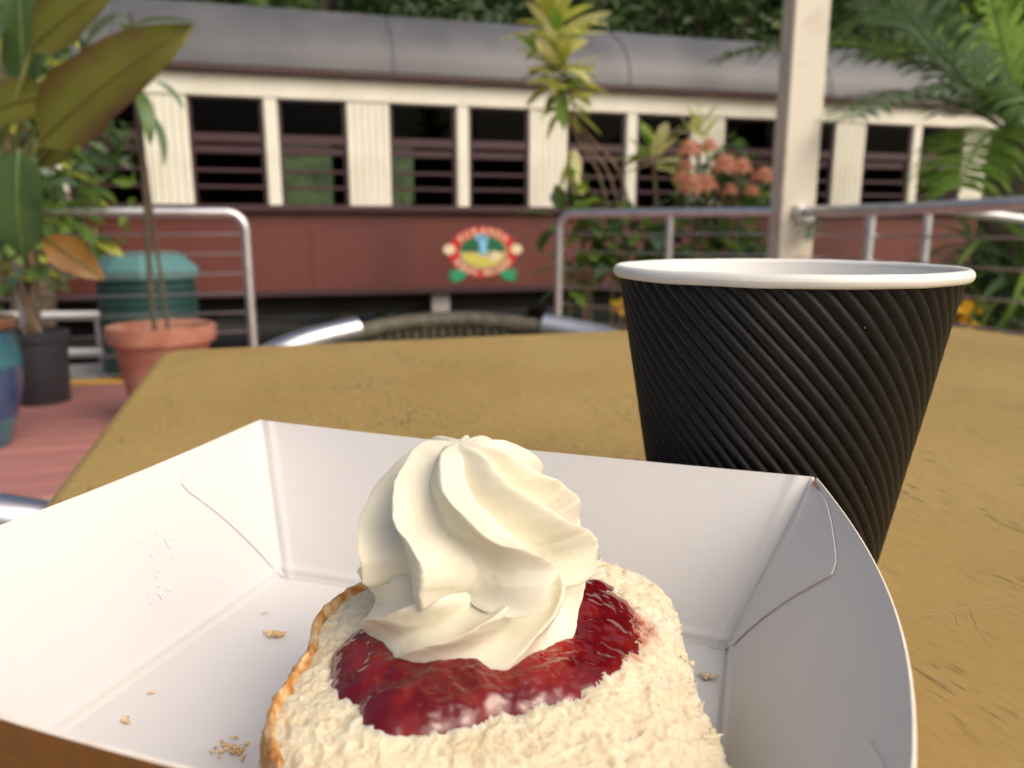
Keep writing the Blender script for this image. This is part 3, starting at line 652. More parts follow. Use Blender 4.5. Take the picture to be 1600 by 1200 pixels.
# ------------------------------------------------------------------ chairs
def chair(label, loc, rz, part_group='aluminium cafe chairs'):
    root = thing('cafe_chair', (0, 0, 0), label, 'chair', part_group)
    q = MB()
    for sg in (-1, 1):
        q = MB(); q.tube(spline([(sg * .31, -.26, .0), (sg * .31, -.235, .45), (sg * .31, -.225, .57), (sg * .31, -.17, .62), (sg * .305, -.05, .632), (sg * .28, .06, .65), (sg * .215, .155, .678), (sg * .13, .202, .694)], 30), .017, 12)
        q.build('arm', M['alu'], root)
        q = MB(); q.tube([(sg * .2, .26, 0), (sg * .205, .19, .45), (sg * .2, .165, .66)], .0125, 10); q.build('leg', M['alu'], root)
    q = MB(); q.tube(spline([(-.135, .202, .688), (-.07, .222, .697), (0, .23, .700), (.07, .222, .697), (.135, .202, .688)], 16), .0125, 10); q.build('top_rail', M['wicker'], root)
    for k in range(25):                   # woven back: upright strands and cross strands
        x = -.15 + .3 * k / 24; yb = .23 - 1.35 * x * x
        q = MB(); q.tube(spline([(x, yb - .005, .70 - .75 * x * x), (x * 1.05, yb - .01, .62), (x * 1.1, yb - .05, .46)], 6), .0048, 5); q.build('back_strand', M['wicker'], root)
    for j in range(9):
        q = MB(); q.tube([(-.155 + .31 * i / 24, .23 - 1.35 * (-.15 + .3 * i / 24) ** 2 - .012 * j / 3 + (.006 if (i + j) % 2 else -.006), .68 - .026 * j - .6 * (-.15 + .3 * i / 24) ** 2) for i in range(25)], .005, 5); q.build('back_weave', M['wicker'], root)
    q = MB(); q.grid(lambda a, b_: Vector(((a - .5) * .46, -.22 + .42 * b_, .445 + .012 * math.sin(a * 90) * math.sin(b_ * 80) * .3 - .015 * math.sin(math.pi * a))), 40, 40); q.build('seat', M['wicker'], root)
    q = MB(); q.tube(spline([(-.235, -.22, .44), (.235, -.22, .44), (.235, .2, .44), (-.235, .2, .44), (-.235, -.22, .44)], 30), .012, 8); q.build('seat_frame', M['alu'], root)
    root.location = loc; root.rotation_euler = (0, 0, rz)
    return root
chair('aluminium cafe chair with woven olive back across the table', (-.052, .87, -.0), R(9))
chair('aluminium cafe chair at the left side of the table, mostly hidden', (-.44, .19, 0), R(106))

# ------------------------------------------------------------------ the table
TZ = .74
TA = Vector((-.264, .571, TZ)); TU = Vector((.9514, .3079, 0)); TV = Vector((.3079, -.9514, 0))
def tabmat():
    m = bpy.data.materials.new('gold_brown_tabletop'); m.use_nodes = True; t = m.node_tree; N = t.nodes; L = t.links; b = N['Principled BSDF']
    tc = N.new('ShaderNodeTexCoord')
    def noise_(sc, rot, scale, detail, rough_=.55):
        m0 = N.new('ShaderNodeMapping'); m0.inputs['Rotation'].default_value = (0, 0, rot); L.new(tc.outputs['Object'], m0.inputs[0]); mp = N.new('ShaderNodeMapping'); mp.inputs['Scale'].default_value = sc; L.new(m0.outputs[0], mp.inputs[0])
        n_ = N.new('ShaderNodeTexNoise'); n_.inputs['Scale'].default_value = scale; n_.inputs['Detail'].default_value = detail; n_.inputs['Roughness'].default_value = rough_; L.new(mp.outputs[0], n_.inputs['Vector']); return n_.outputs[0]
    def rng_(x, a, b_, c=0, d=1):
        r_ = N.new('ShaderNodeMapRange'); r_.inputs[1].default_value = a; r_.inputs[2].default_value = b_; r_.inputs[3].default_value = c; r_.inputs[4].default_value = d; L.new(x, r_.inputs[0]); return r_.outputs[0]
    def mix(f, a, b_):
        x = N.new('ShaderNodeMix'); x.data_type = 'RGBA'
        for i, q_ in ((0, f), (6, a), (7, b_)):
            if isinstance(q_, tuple): x.inputs[i].default_value = (*q_, 1)
            else: L.new(q_, x.inputs[i])
        return x.outputs[2]
    def mul_(a, b_):
        x = N.new('ShaderNodeMath'); x.operation = 'MULTIPLY'; L.new(a, x.inputs[0]); L.new(b_, x.inputs[1]); return x.outputs[0]
    rot = R(72)
    broad = noise_((1, 1, 1), 0, 7, 4)
    fine = noise_((1, 3.2, 1), rot, 160, 3, .6)
    dash = noise_((1, 4.5, 1), rot, 120, 2.5, .6)
    patch = noise_((1, 1.6, 1), rot, 16, 4)
    c = mix(rng_(broad, .3, .7), (.365, .243, .073), (.44, .305, .10))
    c = mix(rng_(fine, .35, .75, 0, .4), c, (.28, .182, .055))
    c = mix(mul_(rng_(dash, .56, .66), rng_(patch, .46, .64, .06, .9)), c, (.085, .065, .035))
    L.new(c, b.inputs['Base Color'])
    L.new(rng_(fine, .3, .7, .36, .52), b.inputs['Roughness'])
    bp = N.new('ShaderNodeBump'); bp.inputs['Strength'].default_value = .35; bp.inputs['Distance'].default_value = .0004; L.new(dash, bp.inputs['Height']); L.new(bp.outputs[0], b.inputs['Normal'])
    b.inputs['Specular IOR Level'].default_value = .4
    return m
tb = thing('cafe_table', TA + TU * .345 + TV * .345 - EZ * TZ, 'square gold-brown cafe table with worn speckled top', 'table')
def rrect(ins, rad, n=8):
    pts = []
    for cx, cy, a0 in ((.69 - rad, rad, -90), (.69 - rad, .69 - rad, 0), (rad, .69 - rad, 90), (rad, rad, 180)):
        for k in range(n + 1):
            a = R(a0 + 90 * k / n); pts.append((cx + (rad - ins) * math.cos(a), cy + (rad - ins) * math.sin(a)))
    return pts
q = MB(); rings = [(.006, 0), (.0025, -.0008), (.0006, -.003), (0, -.006), (0, -.022), (.003, -.026)]
n_ = len(rrect(0, .022))
for ins, dz in rings: q.V += [TA + TU * a + TV * b_ + EZ * dz for a, b_ in rrect(ins, .022)]
for i in range(len(rings) - 1):
    for j in range(n_): q.F.append((i * n_ + j, (i + 1) * n_ + j, (i + 1) * n_ + (j + 1) % n_, i * n_ + (j + 1) % n_)); q.M.append(0)
q.F.append(tuple(range(n_))[::-1]); q.M.append(0); q.F.append(tuple(range((len(rings) - 1) * n_, len(rings) * n_))); q.M.append(0)
top_ = q.build('tabletop', tabmat(), tb)
q = MB(); cT = TA + TU * .345 + TV * .345; cT.z = 0
q.tube([cT + EZ * .03, cT + EZ * .70], .038, 20); q.build('pedestal', M['blackpot'], tb)
q = MB(); q.box(cT + EZ * .706, (.34, .34, .012), (TU, TV, EZ)); q.build('mounting_plate', M['blackpot'], tb)
for k in range(4):
    d_ = (TU if k % 2 else TV) * (1 if k < 2 else -1); q = MB(); q.tube(spline([cT + EZ * .06, cT + d_ * .2 + EZ * .04, cT + d_ * .3 + EZ * .015], 6), .02, 10); q.build('foot', M['blackpot'], tb)
SCR = mat('scratch_bare', (.50, .38, .19), rough=.4)
rs = random.Random(11)
for k, (u0, v0, u1, v1, wd) in enumerate([(1390, 972, 1600, 932, .00035), (1420, 975, 1610, 940, .0003), (1400, 968, 1600, 918, .00022), (1455, 965, 1620, 936, .00025), (1370, 890, 1600, 830, .00018), (1516, 950, 1530, 985, .00022), (1530, 985, 1545, 1004, .0002),
                                             (1493, 958, 1498, 978, .0002), (1510, 957, 1513, 974, .0002), (1551, 947, 1553, 962, .0002)]):
    A = on(u0, v0, TZ + .00015); B = on(u1, v1, TZ + .00015); s_ = (B - A).cross(EZ).normalized() * wd * .5
    pts = [A.lerp(B, i / 8) + s_ * rs.uniform(-1.2, 1.2) for i in range(9)]
    q = MB(); q.add([p + s_ * .6 * x * (.25 + math.sin(math.pi * (i + .3) / 8.6)) for i, p in enumerate(pts) for x in (-1, 1)], [(2 * i, 2 * i + 1, 2 * i + 3, 2 * i + 2) for i in range(8)])
    q.build('scratch', SCR, top_, smooth=False)

# ------------------------------------------------------------------ the paper cup
CC = (on(1198, 868, TZ)); CC = Vector((.0682, .196, TZ))
CUPH, RT, RB = .0795, .0402, .0262
RIM_R, RIM_r = .0404, .0015
cup = thing('coffee_cup', CC, 'black ripple-wall paper coffee cup with white rolled rim', 'cup')
NR = 60
def sleeve(a, b):
    z = .0035 + b * (CUPH - .0048); r0 = lerp(RB, RT - .0004, (z) / CUPH) + .0002
    th = 2 * math.pi * a + 1.85 * (1 - b); ph = a * NR
    x = ph - math.floor(ph) + .0
    wob = .05 * n3((math.cos(th) * 6, math.sin(th) * 6, z * 160), 1.0, 2)
    x = (x + wob) % 1
    pr_ = abs(math.sin(math.pi * x)) ** .9
    e = sm(0, .03, b)
    r_ = r0 + .0009 * pr_ * (.25 + .75 * e) * (1 + .12 * n3((math.cos(th) * 3, math.sin(th) * 3, z * 60), 1, 5))
    return CC + Vector((r_ * math.cos(th), r_ * math.sin(th), z))
q = MB(); q.grid(sleeve, NR * 10, 56, cu=True)
cupb = mat('black_ripple_card', (.005, .005, .006), (.008, .008, .0095), rough=.44, scale=900, bump=.5, bscale=2600, bdist=.00012, spec=.3)
q.build('ripple_sleeve', cupb, cup)
wpaper = mat('white_cup_paper', srgb(229, 228, 224), srgb(223, 222, 217), rough=.42, scale=60, bump=.08, bscale=400, bdist=.0004, sss=.15, sscale=.0008)
q = MB(); q.lathe([(0, .006), (RB - .0012, .006), (RB - .001, .0065), (RT - .0012, CUPH - .002), (RT - .0008, CUPH)], CC, 120); q.lathe([(RB - .0005, 0), (RB - .0002, .004), (RB + .0004, .0045)], CC, 120)
q.build('liner', wpaper, cup)
q = MB()
def rim(a, b):
    th = 2 * math.pi * a; ph = 2 * math.pi * b
    wv = 1 + .02 * n3((math.cos(th) * 4, math.sin(th) * 4, b * 2), 2, 3)
    return CC + Vector((math.cos(th) * (RIM_R + .0006 + RIM_r * .85 * wv * math.cos(ph)), math.sin(th) * (RIM_R + .0006 + RIM_r * .85 * wv * math.cos(ph)), CUPH - .0002 + RIM_r * wv * math.sin(ph) + .00018 * n3((math.cos(th), math.sin(th), 0), 3)))
q.grid(rim, 160, 17, cu=True, flip=True); q.build('rolled_rim', wpaper, cup)
q = MB(); ta = R(63)
q.add([CC + Vector(((lerp(RB, RT, z / CUPH) - .00105 - k_) * math.cos(ta + d_), (lerp(RB, RT, z / CUPH) - .00105 - k_) * math.sin(ta + d_), z)) for z in (.008, CUPH - .0045) for d_, k_ in ((-.006, -.0003), (-.001, .0004), (.12, .0008), (.123, -.0003))],
      [(0, 1, 5, 4), (1, 2, 6, 5), (2, 3, 7, 6)]); q.build('seam', wpaper, cup, smooth=False)
spk = MB(); rs = random.Random(5)
for k in range(16):
    b_ = min(.95, max(.1, rs.gauss(.55, .22))); a_ = (rs.gauss(-1.25, .35) - 1.85 * (1 - b_)) / (2 * math.pi) % 1; p = sleeve(a_, b_); o_ = (p - CC); o_.z = 0; o_.normalize(); t_ = o_.cross(EZ); s_ = rs.uniform(.00004, .0001)
    spk.add([p + o_ * .00008 + (t_ * math.cos(j * 1.257) + EZ * math.sin(j * 1.257)) * s_ for j in range(5)], [(0, 1, 2, 3, 4)])
spk.build('dust_speck', mat('pale_dust', (.6, .58, .52), rough=.7), cup, smooth=False)['kind'] = 'stuff'

# ------------------------------------------------------------------ the food tray
TB = Vector((-.06, .186, TZ + .0007)); a_v = Vector((.9496, -.3135, 0)); b_v = Vector((-.3135, -.9496, 0))
a_v.normalize(); b_v.normalize()
TL_, TD_ = .112, .088
def tp(a, b, z): return TB + a_v * a + b_v * b + EZ * z
def wallR(s, t):
    bb = -.0125 * t + s * (TD_ + .0245 * t)
    bul = math.sin(math.pi * min(1, s * .96 + .02)) ** .9
    return (TL_ + t * .0152 + .0085 * bul * t ** 1.7, bb, (.0368 - .0022 * bul + .0012 * s) * t)
def wallL(s, t):
    bb = -.0135 * t + s * (TD_ + .027 * t); bul = math.sin(math.pi * s)
    return (-.0138 * t - .0015 * bul * t * t, bb, (.038 - .0022 * bul) * t)
def wallB(s, t):
    aa = -.0138 * t + s * (TL_ + .029 * t); bul = math.sin(math.pi * s)
    return (aa, -lerp(.0135, .0125, s) * t + .0006 * bul * t, lerp(.038, .0368, s) * t - .0004 * bul * t)
def wallF(s, t):
    aa = -.0138 * t + s * (TL_ + .029 * t); bul = math.sin(math.pi * s)
    return (aa, TD_ + (.0135 + .003 * bul) * t, lerp(.0385, .038, s) * t - .001 * bul * t)
def paper():
    m = mat('white_paperboard', srgb(217, 216, 215), srgb(212, 211, 210), rough=.5, scale=14, bump=.12, bscale=420, bdist=.0004, sss=.08, sscale=.0005)
    return m
WP = paper(); KR = mat('kraft_paperboard', srgb(150, 104, 60), srgb(134, 90, 50), rough=.75, scale=200, bump=.15, bscale=500, bdist=.0003)
CE = mat('cut_paper_edge', srgb(230, 224, 214), srgb(216, 206, 192), rough=.8, scale=300)
tray = thing('food_tray', tp(TL_ / 2, TD_ / 2, -.0007), 'white-lined kraft paper food tray holding the scone', 'food tray')
def sheet(name, fn, nu, nv, flip, crease=None, th=.00045, inner=True):
    """a paperboard panel: white face inside, kraft outside, raw cut edges"""
    P = [[tp(*fn(i / (nu - 1), j / (nv - 1))) for i in range(nu)] for j in range(nv)]
    Nn = []
    for j in range(nv):
        row = []
        for i in range(nu):
            du = P[j][min(nu - 1, i + 1)] - P[j][max(0, i - 1)]; dv = P[min(nv - 1, j + 1)][i] - P[max(0, j - 1)][i]
            k = du.cross(dv).normalized(); row.append(-k if flip else k)
        Nn.append(row)
    q = MB()
    jag = lambda i, j: Vector((0, 0, 0))
    ins = [P[j][i] + Nn[j][i] * (crease(i / (nu - 1), j / (nv - 1)) if crease else 0) for j in range(nv) for i in range(nu)]
    outs = [P[j][i] - Nn[j][i] * th for j in range(nv) for i in range(nu)]
    fi = [(j * nu + i, j * nu + i + 1, (j + 1) * nu + i + 1, (j + 1) * nu + i) for j in range(nv - 1) for i in range(nu - 1)]
    if flip: fi = [f_[::-1] for f_ in fi]
    q.add(ins, fi, 0); q.add(outs, [f_[::-1] for f_ in fi], 1)
    k = nu * nv
    ring = [i for i in range(nu)] + [j * nu + nu - 1 for j in range(1, nv)] + [(nv - 1) * nu + i for i in range(nu - 2, -1, -1)] + [j * nu for j in range(nv - 2, 0, -1)]
    ef = [(ring[i], ring[(i + 1) % len(ring)], k + ring[(i + 1) % len(ring)], k + ring[i]) for i in range(len(ring))]
    q.F += [f_[::-1] if not flip else f_ for f_ in ef]; q.M += [2] * len(ef)
    return q.build(name, [WP, KR, CE], tray)
# non-uniform rows so that the pressed crease beside each fold has its own relief
def warp(fn, ue=(), ve=()):
    def g_(u, v): return fn(u, v)
    return g_
def crease_v(u, v): return .00045 * math.exp(-((v - .062) / .022) ** 2)
sheet('floor_panel', lambda u, v: (u * TL_, v * TD_, 0), 24, 20, True)
def cr_back(u, v): return crease_v(u, v) + .00045 * (math.exp(-((u - .022) / .009) ** 2) + math.exp(-((u - .978) / .009) ** 2))
sheet('back_wall', wallB, 220, 80, False, cr_back)
sheet('left_wall', wallL, 60, 80, True, crease_v)
sheet('right_wall', wallR, 70, 80, False, crease_v)
sheet('front_wall', wallF, 40, 24, True, None)
# glued corner flaps: fold along the corner, lying on the side walls
def flap(name, fn, pts, sgn, flip):
    # pts: outline in (s, t) on the wall from the top of the fold round to its foot; fold runs (0,1)->(0,0)
    def f_(u, v):
        k = v * (len(pts) - 1); i = min(len(pts) - 2, int(k)); fr_ = k - i
        s1 = lerp(pts[i][0], pts[i + 1][0], fr_); t1 = lerp(pts[i][1], pts[i + 1][1], fr_)
        t0 = 1 - v; s = lerp(0, s1, u); t = lerp(t0, t1, u)
        aa, bb, zz = fn(max(0, s), t)
        off = lerp(.0006, .0004, min(1, u * 3))
        return (aa + sgn * off, bb, zz + off * .35)
    def cr(u, v): return .0004 * math.exp(-((u - .12) / .045) ** 2) * (1 - v)
    return sheet(name, f_, 48, 48, flip, cr, th=.0003)
flap('corner_flap', wallR, [(0.012, .97), (.09, .97), (.21, .90), (.262, .87), (.285, .83), (.24, .67), (.18, .47), (.11, .25), (.062, .11), (.0, .0)], -1, True)
flap('corner_flap', wallL, [(0.003, 1.0), (.09, .955), (.17, .915), (.262, .875), (.275, .84), (.262, .775), (.2, .59), (.12, .34), (.03, .07), (0, 0)], 1, False)
flap('corner_flap', lambda s, t: wallR(1 - s, t), [(0.01, .97), (.09, .97), (.21, .90), (.27, .85), (.24, .67), (.18, .47), (.11, .25), (.0, .0)], -1, False)
flap('corner_flap', lambda s, t: wallL(1 - s, t), [(0.01, .97), (.09, .97), (.21, .90), (.27, .85), (.24, .67), (.18, .47), (.11, .25), (.0, .0)], 1, True)
# grease dabs on the left wall: tiny clear droplets
gr = mat('grease_droplet', srgb(236, 234, 230), rough=.12, spec=.8)
q = MB(); rs = random.Random(4)
for (u, v, su, sv, n_) in [(252, 855, 16, 18, 42), (246, 930, 12, 7, 24), (340, 905, 6, 8, 10), (218, 858, 8, 8, 8)]:
    for k in range(n_):
        # find the wall point along this line of sight (the left wall is nearly flat)
        uu, vv = rs.gauss(u, su), rs.gauss(v, sv); d_ = ray(uu, vv)
        p0, p1, p2 = tp(*wallL(.1, .1)), tp(*wallL(.9, .1)), tp(*wallL(.5, .9)); nn = (p1 - p0).cross(p2 - p0).normalized()
        if nn.z < 0: nn = -nn
        p = EYE + d_ * ((p0 - EYE).dot(nn) / d_.dot(nn)); x_ = nn.orthogonal().normalized(); y_ = nn.cross(x_); r_ = rs.uniform(.00010, .00028)
        q.add([p + nn * (.0007 + r_ * .07)] + [p + nn * .0007 + (x_ * math.cos(j * 1.047) + y_ * math.sin(j * 1.047)) * r_ * rs.uniform(.8, 1.3) for j in range(6)], [(0, 1 + j, 1 + (j + 1) % 6) for j in range(6)])
q.build('grease_spot', gr, tray)['kind'] = 'stuff'

# ------------------------------------------------------------------ the scone
SZ = TZ + .0012; SH = .0235
outl = []
for (u, v, z) in [(505, 985, .02), (545, 940, .021), (640, 900, .022), (800, 872, .0235), (945, 862, .0245), (1010, 868, .025), (1045, 900, .024), (1062, 980, .022), (1082, 1060, .020), (1100, 1120, .018), (1128, 1195, .016)]:
    p = on(u, v, SZ + z); outl.append((p.x, p.y))
outl += [(.024, .078), (.012, .0715), (-.004, .0695), (-.018, .074), (-.0275, .081)]
for (u, v, z) in [(425, 1180, .016), (448, 1120, .0175), (480, 1050, .019)]:
    p = on(u, v, SZ + z); outl.append((p.x, p.y))
SC = Vector((-.002, .103, SZ))
pol = sorted([(math.atan2(y - SC.y, x - SC.x), math.hypot(x - SC.x, y - SC.y)) for x, y in outl])
def rad_(th):
    th = (th + math.pi) % (2 * math.pi) - math.pi
    for i in range(len(pol)):
        a0, r0 = pol[i]; a1, r1 = pol[(i + 1) % len(pol)]
        if i == len(pol) - 1: a1 += 2 * math.pi
        t_ = th if th >= pol[0][0] else th + 2 * math.pi
        if a0 <= t_ <= a1: return lerp(r0, r1, sm(0, 1, (t_ - a0) / (a1 - a0)) * .5 + .5 * (t_ - a0) / (a1 - a0))
    return pol[0][1]
radt = [rad_(2 * math.pi * i / 720) for i in range(720)]
radt = [sum(radt[(i + k) % 720] for k in range(-9, 10)) / 19 for i in range(720)]
def rad(th): 
    k = (th / (2 * math.pi) * 720) % 720; i = int(k); return lerp(radt[i % 720], radt[(i + 1) % 720], k - i)
def topz(x, y):                                       # level of the broken upper face
    return SH + .0012 * n3((x, y, 0), 70, 1) + .0016 * sm(.105, .135, y) - .0040 * sm(.092, .070, y) - .0025 * sm(.012, .03, x)
def crumbly(p, k=1.0):                                # soft pillowy clumps with crevices between
    v = p * 1000; w_ = Vector((noise.noise(v * .3), noise.noise(v * .3 + Vector((9, 3, 1))), noise.noise(v * .3 + Vector((2, 7, 5))))) * .9
    v = v + w_
    a = .0010 * (.30 - abs(noise.noise(v * .30))) + .0008 * (.25 - abs(noise.noise(v * .7 + Vector((4, 4, 4))))) + .00030 * (.25 - abs(noise.noise(v * 1.6))) + .00007 * noise.noise(v * 3.6)
    return a * k

def scone_body(a, b):
    th = 2 * math.pi * a; r_ = rad(th); c_, s_ = math.cos(th), math.sin(th)
    crusty = sm(-.3, .35, -c_)
    if b < .62:
        f_ = (b / .62) ** .72; rr = r_ * f_ * .985; x, y = SC.x + rr * c_, SC.y + rr * s_
        z = topz(x, y) - .0022 * f_ ** 8
        p = Vector((x, y, SZ + z)); nrm = Vector((c_ * .35 * f_ ** 6, s_ * .35 * f_ ** 6, 1)).normalized()
    else:
        f_ = (b - .62) / .38; rr = r_ * (.985 + .05 * math.sin(math.pi * min(1, f_ * 1.02)) + .03 * f_ * (1 - crusty)); x, y = SC.x + rr * c_, SC.y + rr * s_
        zt = topz(SC.x + r_ * .985 * c_, SC.y + r_ * .985 * s_) - .0022
        p = Vector((x, y, SZ + lerp(zt, .0004, f_))); nrm = Vector((c_, s_, .1)).normalized()
        if f_ > .95: return p
    return p + nrm * crumbly(p, 1.0 if b < .62 else lerp(1.5, .6, crusty))
q = MB(); q.grid(scone_body, 600, 250, cu=True)
def crumbmat():
    m = mat('scone_crumb', (.76, .67, .48), (.66, .53, .33), rough=.85, scale=170, detail=5, contrast=(.45, .8), bump=.2, bscale=1300, bdist=.0006, sss=.85, sssr=(1, .78, .5), sscale=.0035)
    t = m.node_tree; N = t.nodes; L = t.links
    mp = N.new('ShaderNodeMapping'); mp.inputs['Location'].default_value = STAIN[0]; mp.inputs['Scale'].default_value = STAIN[1]; L.new(N['Texture Coordinate'].outputs['Object'], mp.inputs[0])
    ln = N.new('ShaderNodeVectorMath'); ln.operation = 'LENGTH'; L.new(mp.outputs[0], ln.inputs[0])
    no = N.new('ShaderNodeTexNoise'); no.inputs['Scale'].default_value = 330; no.inputs['Detail'].default_value = 4; L.new(N['Texture Coordinate'].outputs['Object'], no.inputs['Vector'])
    ad = N.new('ShaderNodeMath'); ad.operation = 'MULTIPLY_ADD'; ad.inputs[1].default_value = .7; L.new(no.outputs[0], ad.inputs[0]); L.new(ln.outputs['Value'], ad.inputs[2])
    mr = N.new('ShaderNodeMapRange'); mr.inputs[1].default_value = 1.32; mr.inputs[2].default_value = 1.10; mr.inputs[4].default_value = .9; L.new(ad.outputs[0], mr.inputs[0])
    mx = N.new('ShaderNodeMix'); mx.data_type = 'RGBA'; mx.inputs[7].default_value = (.40, .075, .045, 1)
    b = N['Principled BSDF']; src = b.inputs['Base Color'].links[0].from_socket; L.new(src, mx.inputs[6]); L.new(mr.outputs[0], mx.inputs[0]); L.new(mx.outputs[2], b.inputs['Base Color'])
    return m
STAIN = ((-.011 * 62, -.0155 * 72, 0), (62, 72, 0))
CR = crumbmat()
CRP = mat('loose_crumb', (.76, .67, .48), (.68, .55, .35), rough=.85, scale=300)
scone = thing('scone_half', SC - EZ * .0, 'split scone half with pale crumbly face and golden crust', 'scone')
q.build('crumb', CR, scone)
q = MB(); rs = random.Random(9)
ico = []
ph_ = (1 + 5 ** .5) / 2
iv = [Vector(v).normalized() for v in [(-1, ph_, 0), (1, ph_, 0), (-1, -ph_, 0), (1, -ph_, 0), (0, -1, ph_), (0, 1, ph_), (0, -1, -ph_), (0, 1, -ph_), (ph_, 0, -1), (ph_, 0, 1), (-ph_, 0, -1), (-ph_, 0, 1)]]
if_ = [(0, 11, 5), (0, 5, 1), (0, 1, 7), (0, 7, 10), (0, 10, 11), (1, 5, 9), (5, 11, 4), (11, 10, 2), (10, 7, 6), (7, 1, 8), (3, 9, 4), (3, 4, 2), (3, 2, 6), (3, 6, 8), (3, 8, 9), (4, 9, 5), (2, 4, 11), (6, 2, 10), (8, 6, 7), (9, 8, 1)]
def lump(mb, p, size, rs, m=0, flat=1):
    ax = Vector((rs.gauss(0, 1), rs.gauss(0, 1), rs.gauss(0, 1))).normalized(); st = rs.uniform(.6, 1.7)
    vs = []
    for v in iv:
        k = v * size * rs.uniform(.55, 1.3); k = k + ax * k.dot(ax) * (st - 1); k.z *= flat; vs.append(p + k)
    mb.add(vs, if_, m)
for i in range(420):
    a_ = rs.random(); side = True
    b_ = rs.uniform(.60, .93) if side else math.sqrt(rs.random()) * .62
    th = 2 * math.pi * a_
    if side and math.cos(th) < -.25 and b_ > .66: continue
    p = scone_body(a_, b_); edge = side or b_ > .5
    k = (.00012 + abs(rs.gauss(0, .0002)) if rs.random() < .96 else rs.uniform(.0003, .0006)) * (1.3 if edge else 1); lump(q, p - EZ * k * .3, k, rs)
for i in range(50):                                  # torn spikes round the broken edge
    th = rs.uniform(-1.2, 1.65); p = scone_body(th / (2 * math.pi) % 1, rs.uniform(.57, .68)); d_ = Vector((math.cos(th) * .8, math.sin(th) * .8, rs.uniform(.1, 1.3))).normalized()
    k = rs.uniform(.0006, .0019); s_ = d_.orthogonal().normalized() * k * .35; t_ = d_.cross(s_)
    q.add([p - d_ * k * .3 + s_, p - d_ * k * .3 + t_, p - d_ * k * .3 - s_, p - d_ * k * .3 - t_, p + d_ * k], [(0, 1, 4), (1, 2, 4), (2, 3, 4), (3, 0, 4)])
cp_ = q.build('crumb_pieces', CRP, scone); cp_['kind'] = 'stuff'
for e_ in cp_.data.edges: e_.use_edge_sharp = False
q = MB()
def crust(a, b):
    th = R(lerp(72, 292, a)); r_ = rad(th); c_, s_ = math.cos(th), math.sin(th)
    zt = topz(SC.x + r_ * c_, SC.y + r_ * s_) - .0006
    fade = sm(0, .1, a) * sm(0, .1, 1 - a)
    k = .0004 * fade
    bulge = .985 + .05 * math.sin(math.pi * min(1, b * 1.0))
    if b < .12:                                      # lip folded on to the face
        f_ = b / .12; rr = r_ * lerp(.955, .985, f_); z = zt + lerp(-.0018, .0002, math.sin(math.pi / 2 * f_)) + .0006 * math.sin(math.pi * f_) * fade
    else:
        f_ = (b - .12) / .88; rr = r_ * (.986 + .053 * math.sin(math.pi * min(1, f_ * 1.02))) + k; z = lerp(zt, .0002, f_)
    p = Vector((SC.x + rr * c_, SC.y + rr * s_, SZ + z))
    return p + Vector((c_, s_, .5)) * (noise.fractal(p * 500, .9, 2.1, 4) * .00045 + .0005 * n3(p, 120, 8) * fade)
q.grid(crust, 200, 50)
crm = mat('golden_crust', srgb(186, 124, 58), srgb(228, 200, 150), rough=.7, scale=420, detail=6, contrast=(.42, .66), bump=.4, bscale=500, bdist=.0006)
q.build('crust', crm, scone)
# loose crumbs lying in the tray
tz = TB.z + .0003
def crumb(u, v, n_, size, label, m, spread=1.0, L_=1.0):
    p = on(u, v, tz + size * .6); mb = MB(); r2 = random.Random(int(u))
    for k in range(n_):
        lump(mb, p + (a_v * r2.gauss(0, 1) * L_ + b_v * r2.gauss(0, .6)) * size * spread + EZ * r2.uniform(0, .3) * size, size * r2.uniform(.5, 1), r2, flat=.7)
    lo = min(v_.z for v_ in mb.V); mb.V = [v_ - EZ * (lo - tz) for v_ in mb.V]
    co_ = mb.build('scone_crumb', m, org=(p.x, p.y, tz))
    for e_ in co_.data.edges: e_.use_edge_sharp = False
    tag(co_, label, 'crumb', 'crumbs in the tray')
BC = mat('toasted_crumb', srgb(230, 206, 160), srgb(204, 162, 106), rough=.8, scale=400)
crumb(431, 991, 22, .0007, 'largest loose golden crumb left of the scone', BC, 1.0, 1.5)
crumb(1104, 1056, 20, .0007, 'pale loose crumb in the tray right of the scone', CRP, 1.0, 1.4)
crumb(231, 1083, 3, .0005, 'tiny crumb at the fold of the left wall', BC)
crumb(414, 958, 3, .0005, 'tiny crumb above the largest loose crumb', CRP)
crumb(365, 1168, 40, .0005, 'flat cluster of crumbs beside the front wall', BC, 3.2, 1.3)
crumb(197, 1127, 3, .0006, 'tiny crumb near the front left of the tray', BC)

# ------------------------------------------------------------------ jam
jo = []
JZ = SZ + SH + .001
for (u, v) in [(508, 1050), (515, 1010), (545, 985), (600, 965), (700, 930), (800, 915), (900, 905), (955, 898), (1000, 935), (1020, 975), (1000, 1015), (965, 1052), (905, 1085), (840, 1098), (780, 1108), (720, 1132), (650, 1146), (590, 1140), (560, 1118), (548, 1090), (522, 1084)]:
    p = on(u, v, JZ); jo.append((p.x, p.y))
JC = Vector((sum(p[0] for p in jo) / len(jo), sum(p[1] for p in jo) / len(jo), 0))
jp = sorted([(math.atan2(y - JC.y, x - JC.x), math.hypot(x - JC.x, y - JC.y)) for x, y in jo])
def jr(th):
    th = (th + math.pi) % (2 * math.pi) - math.pi
    for i in range(len(jp)):
        a0, r0 = jp[i]; a1, r1 = jp[(i + 1) % len(jp)]
        if i == len(jp) - 1: a1 += 2 * math.pi
        t_ = th if th >= jp[0][0] else th + 2 * math.pi
        if a0 <= t_ <= a1: return lerp(r0, r1, sm(0, 1, (t_ - a0) / (a1 - a0)))
    return jp[0][1]
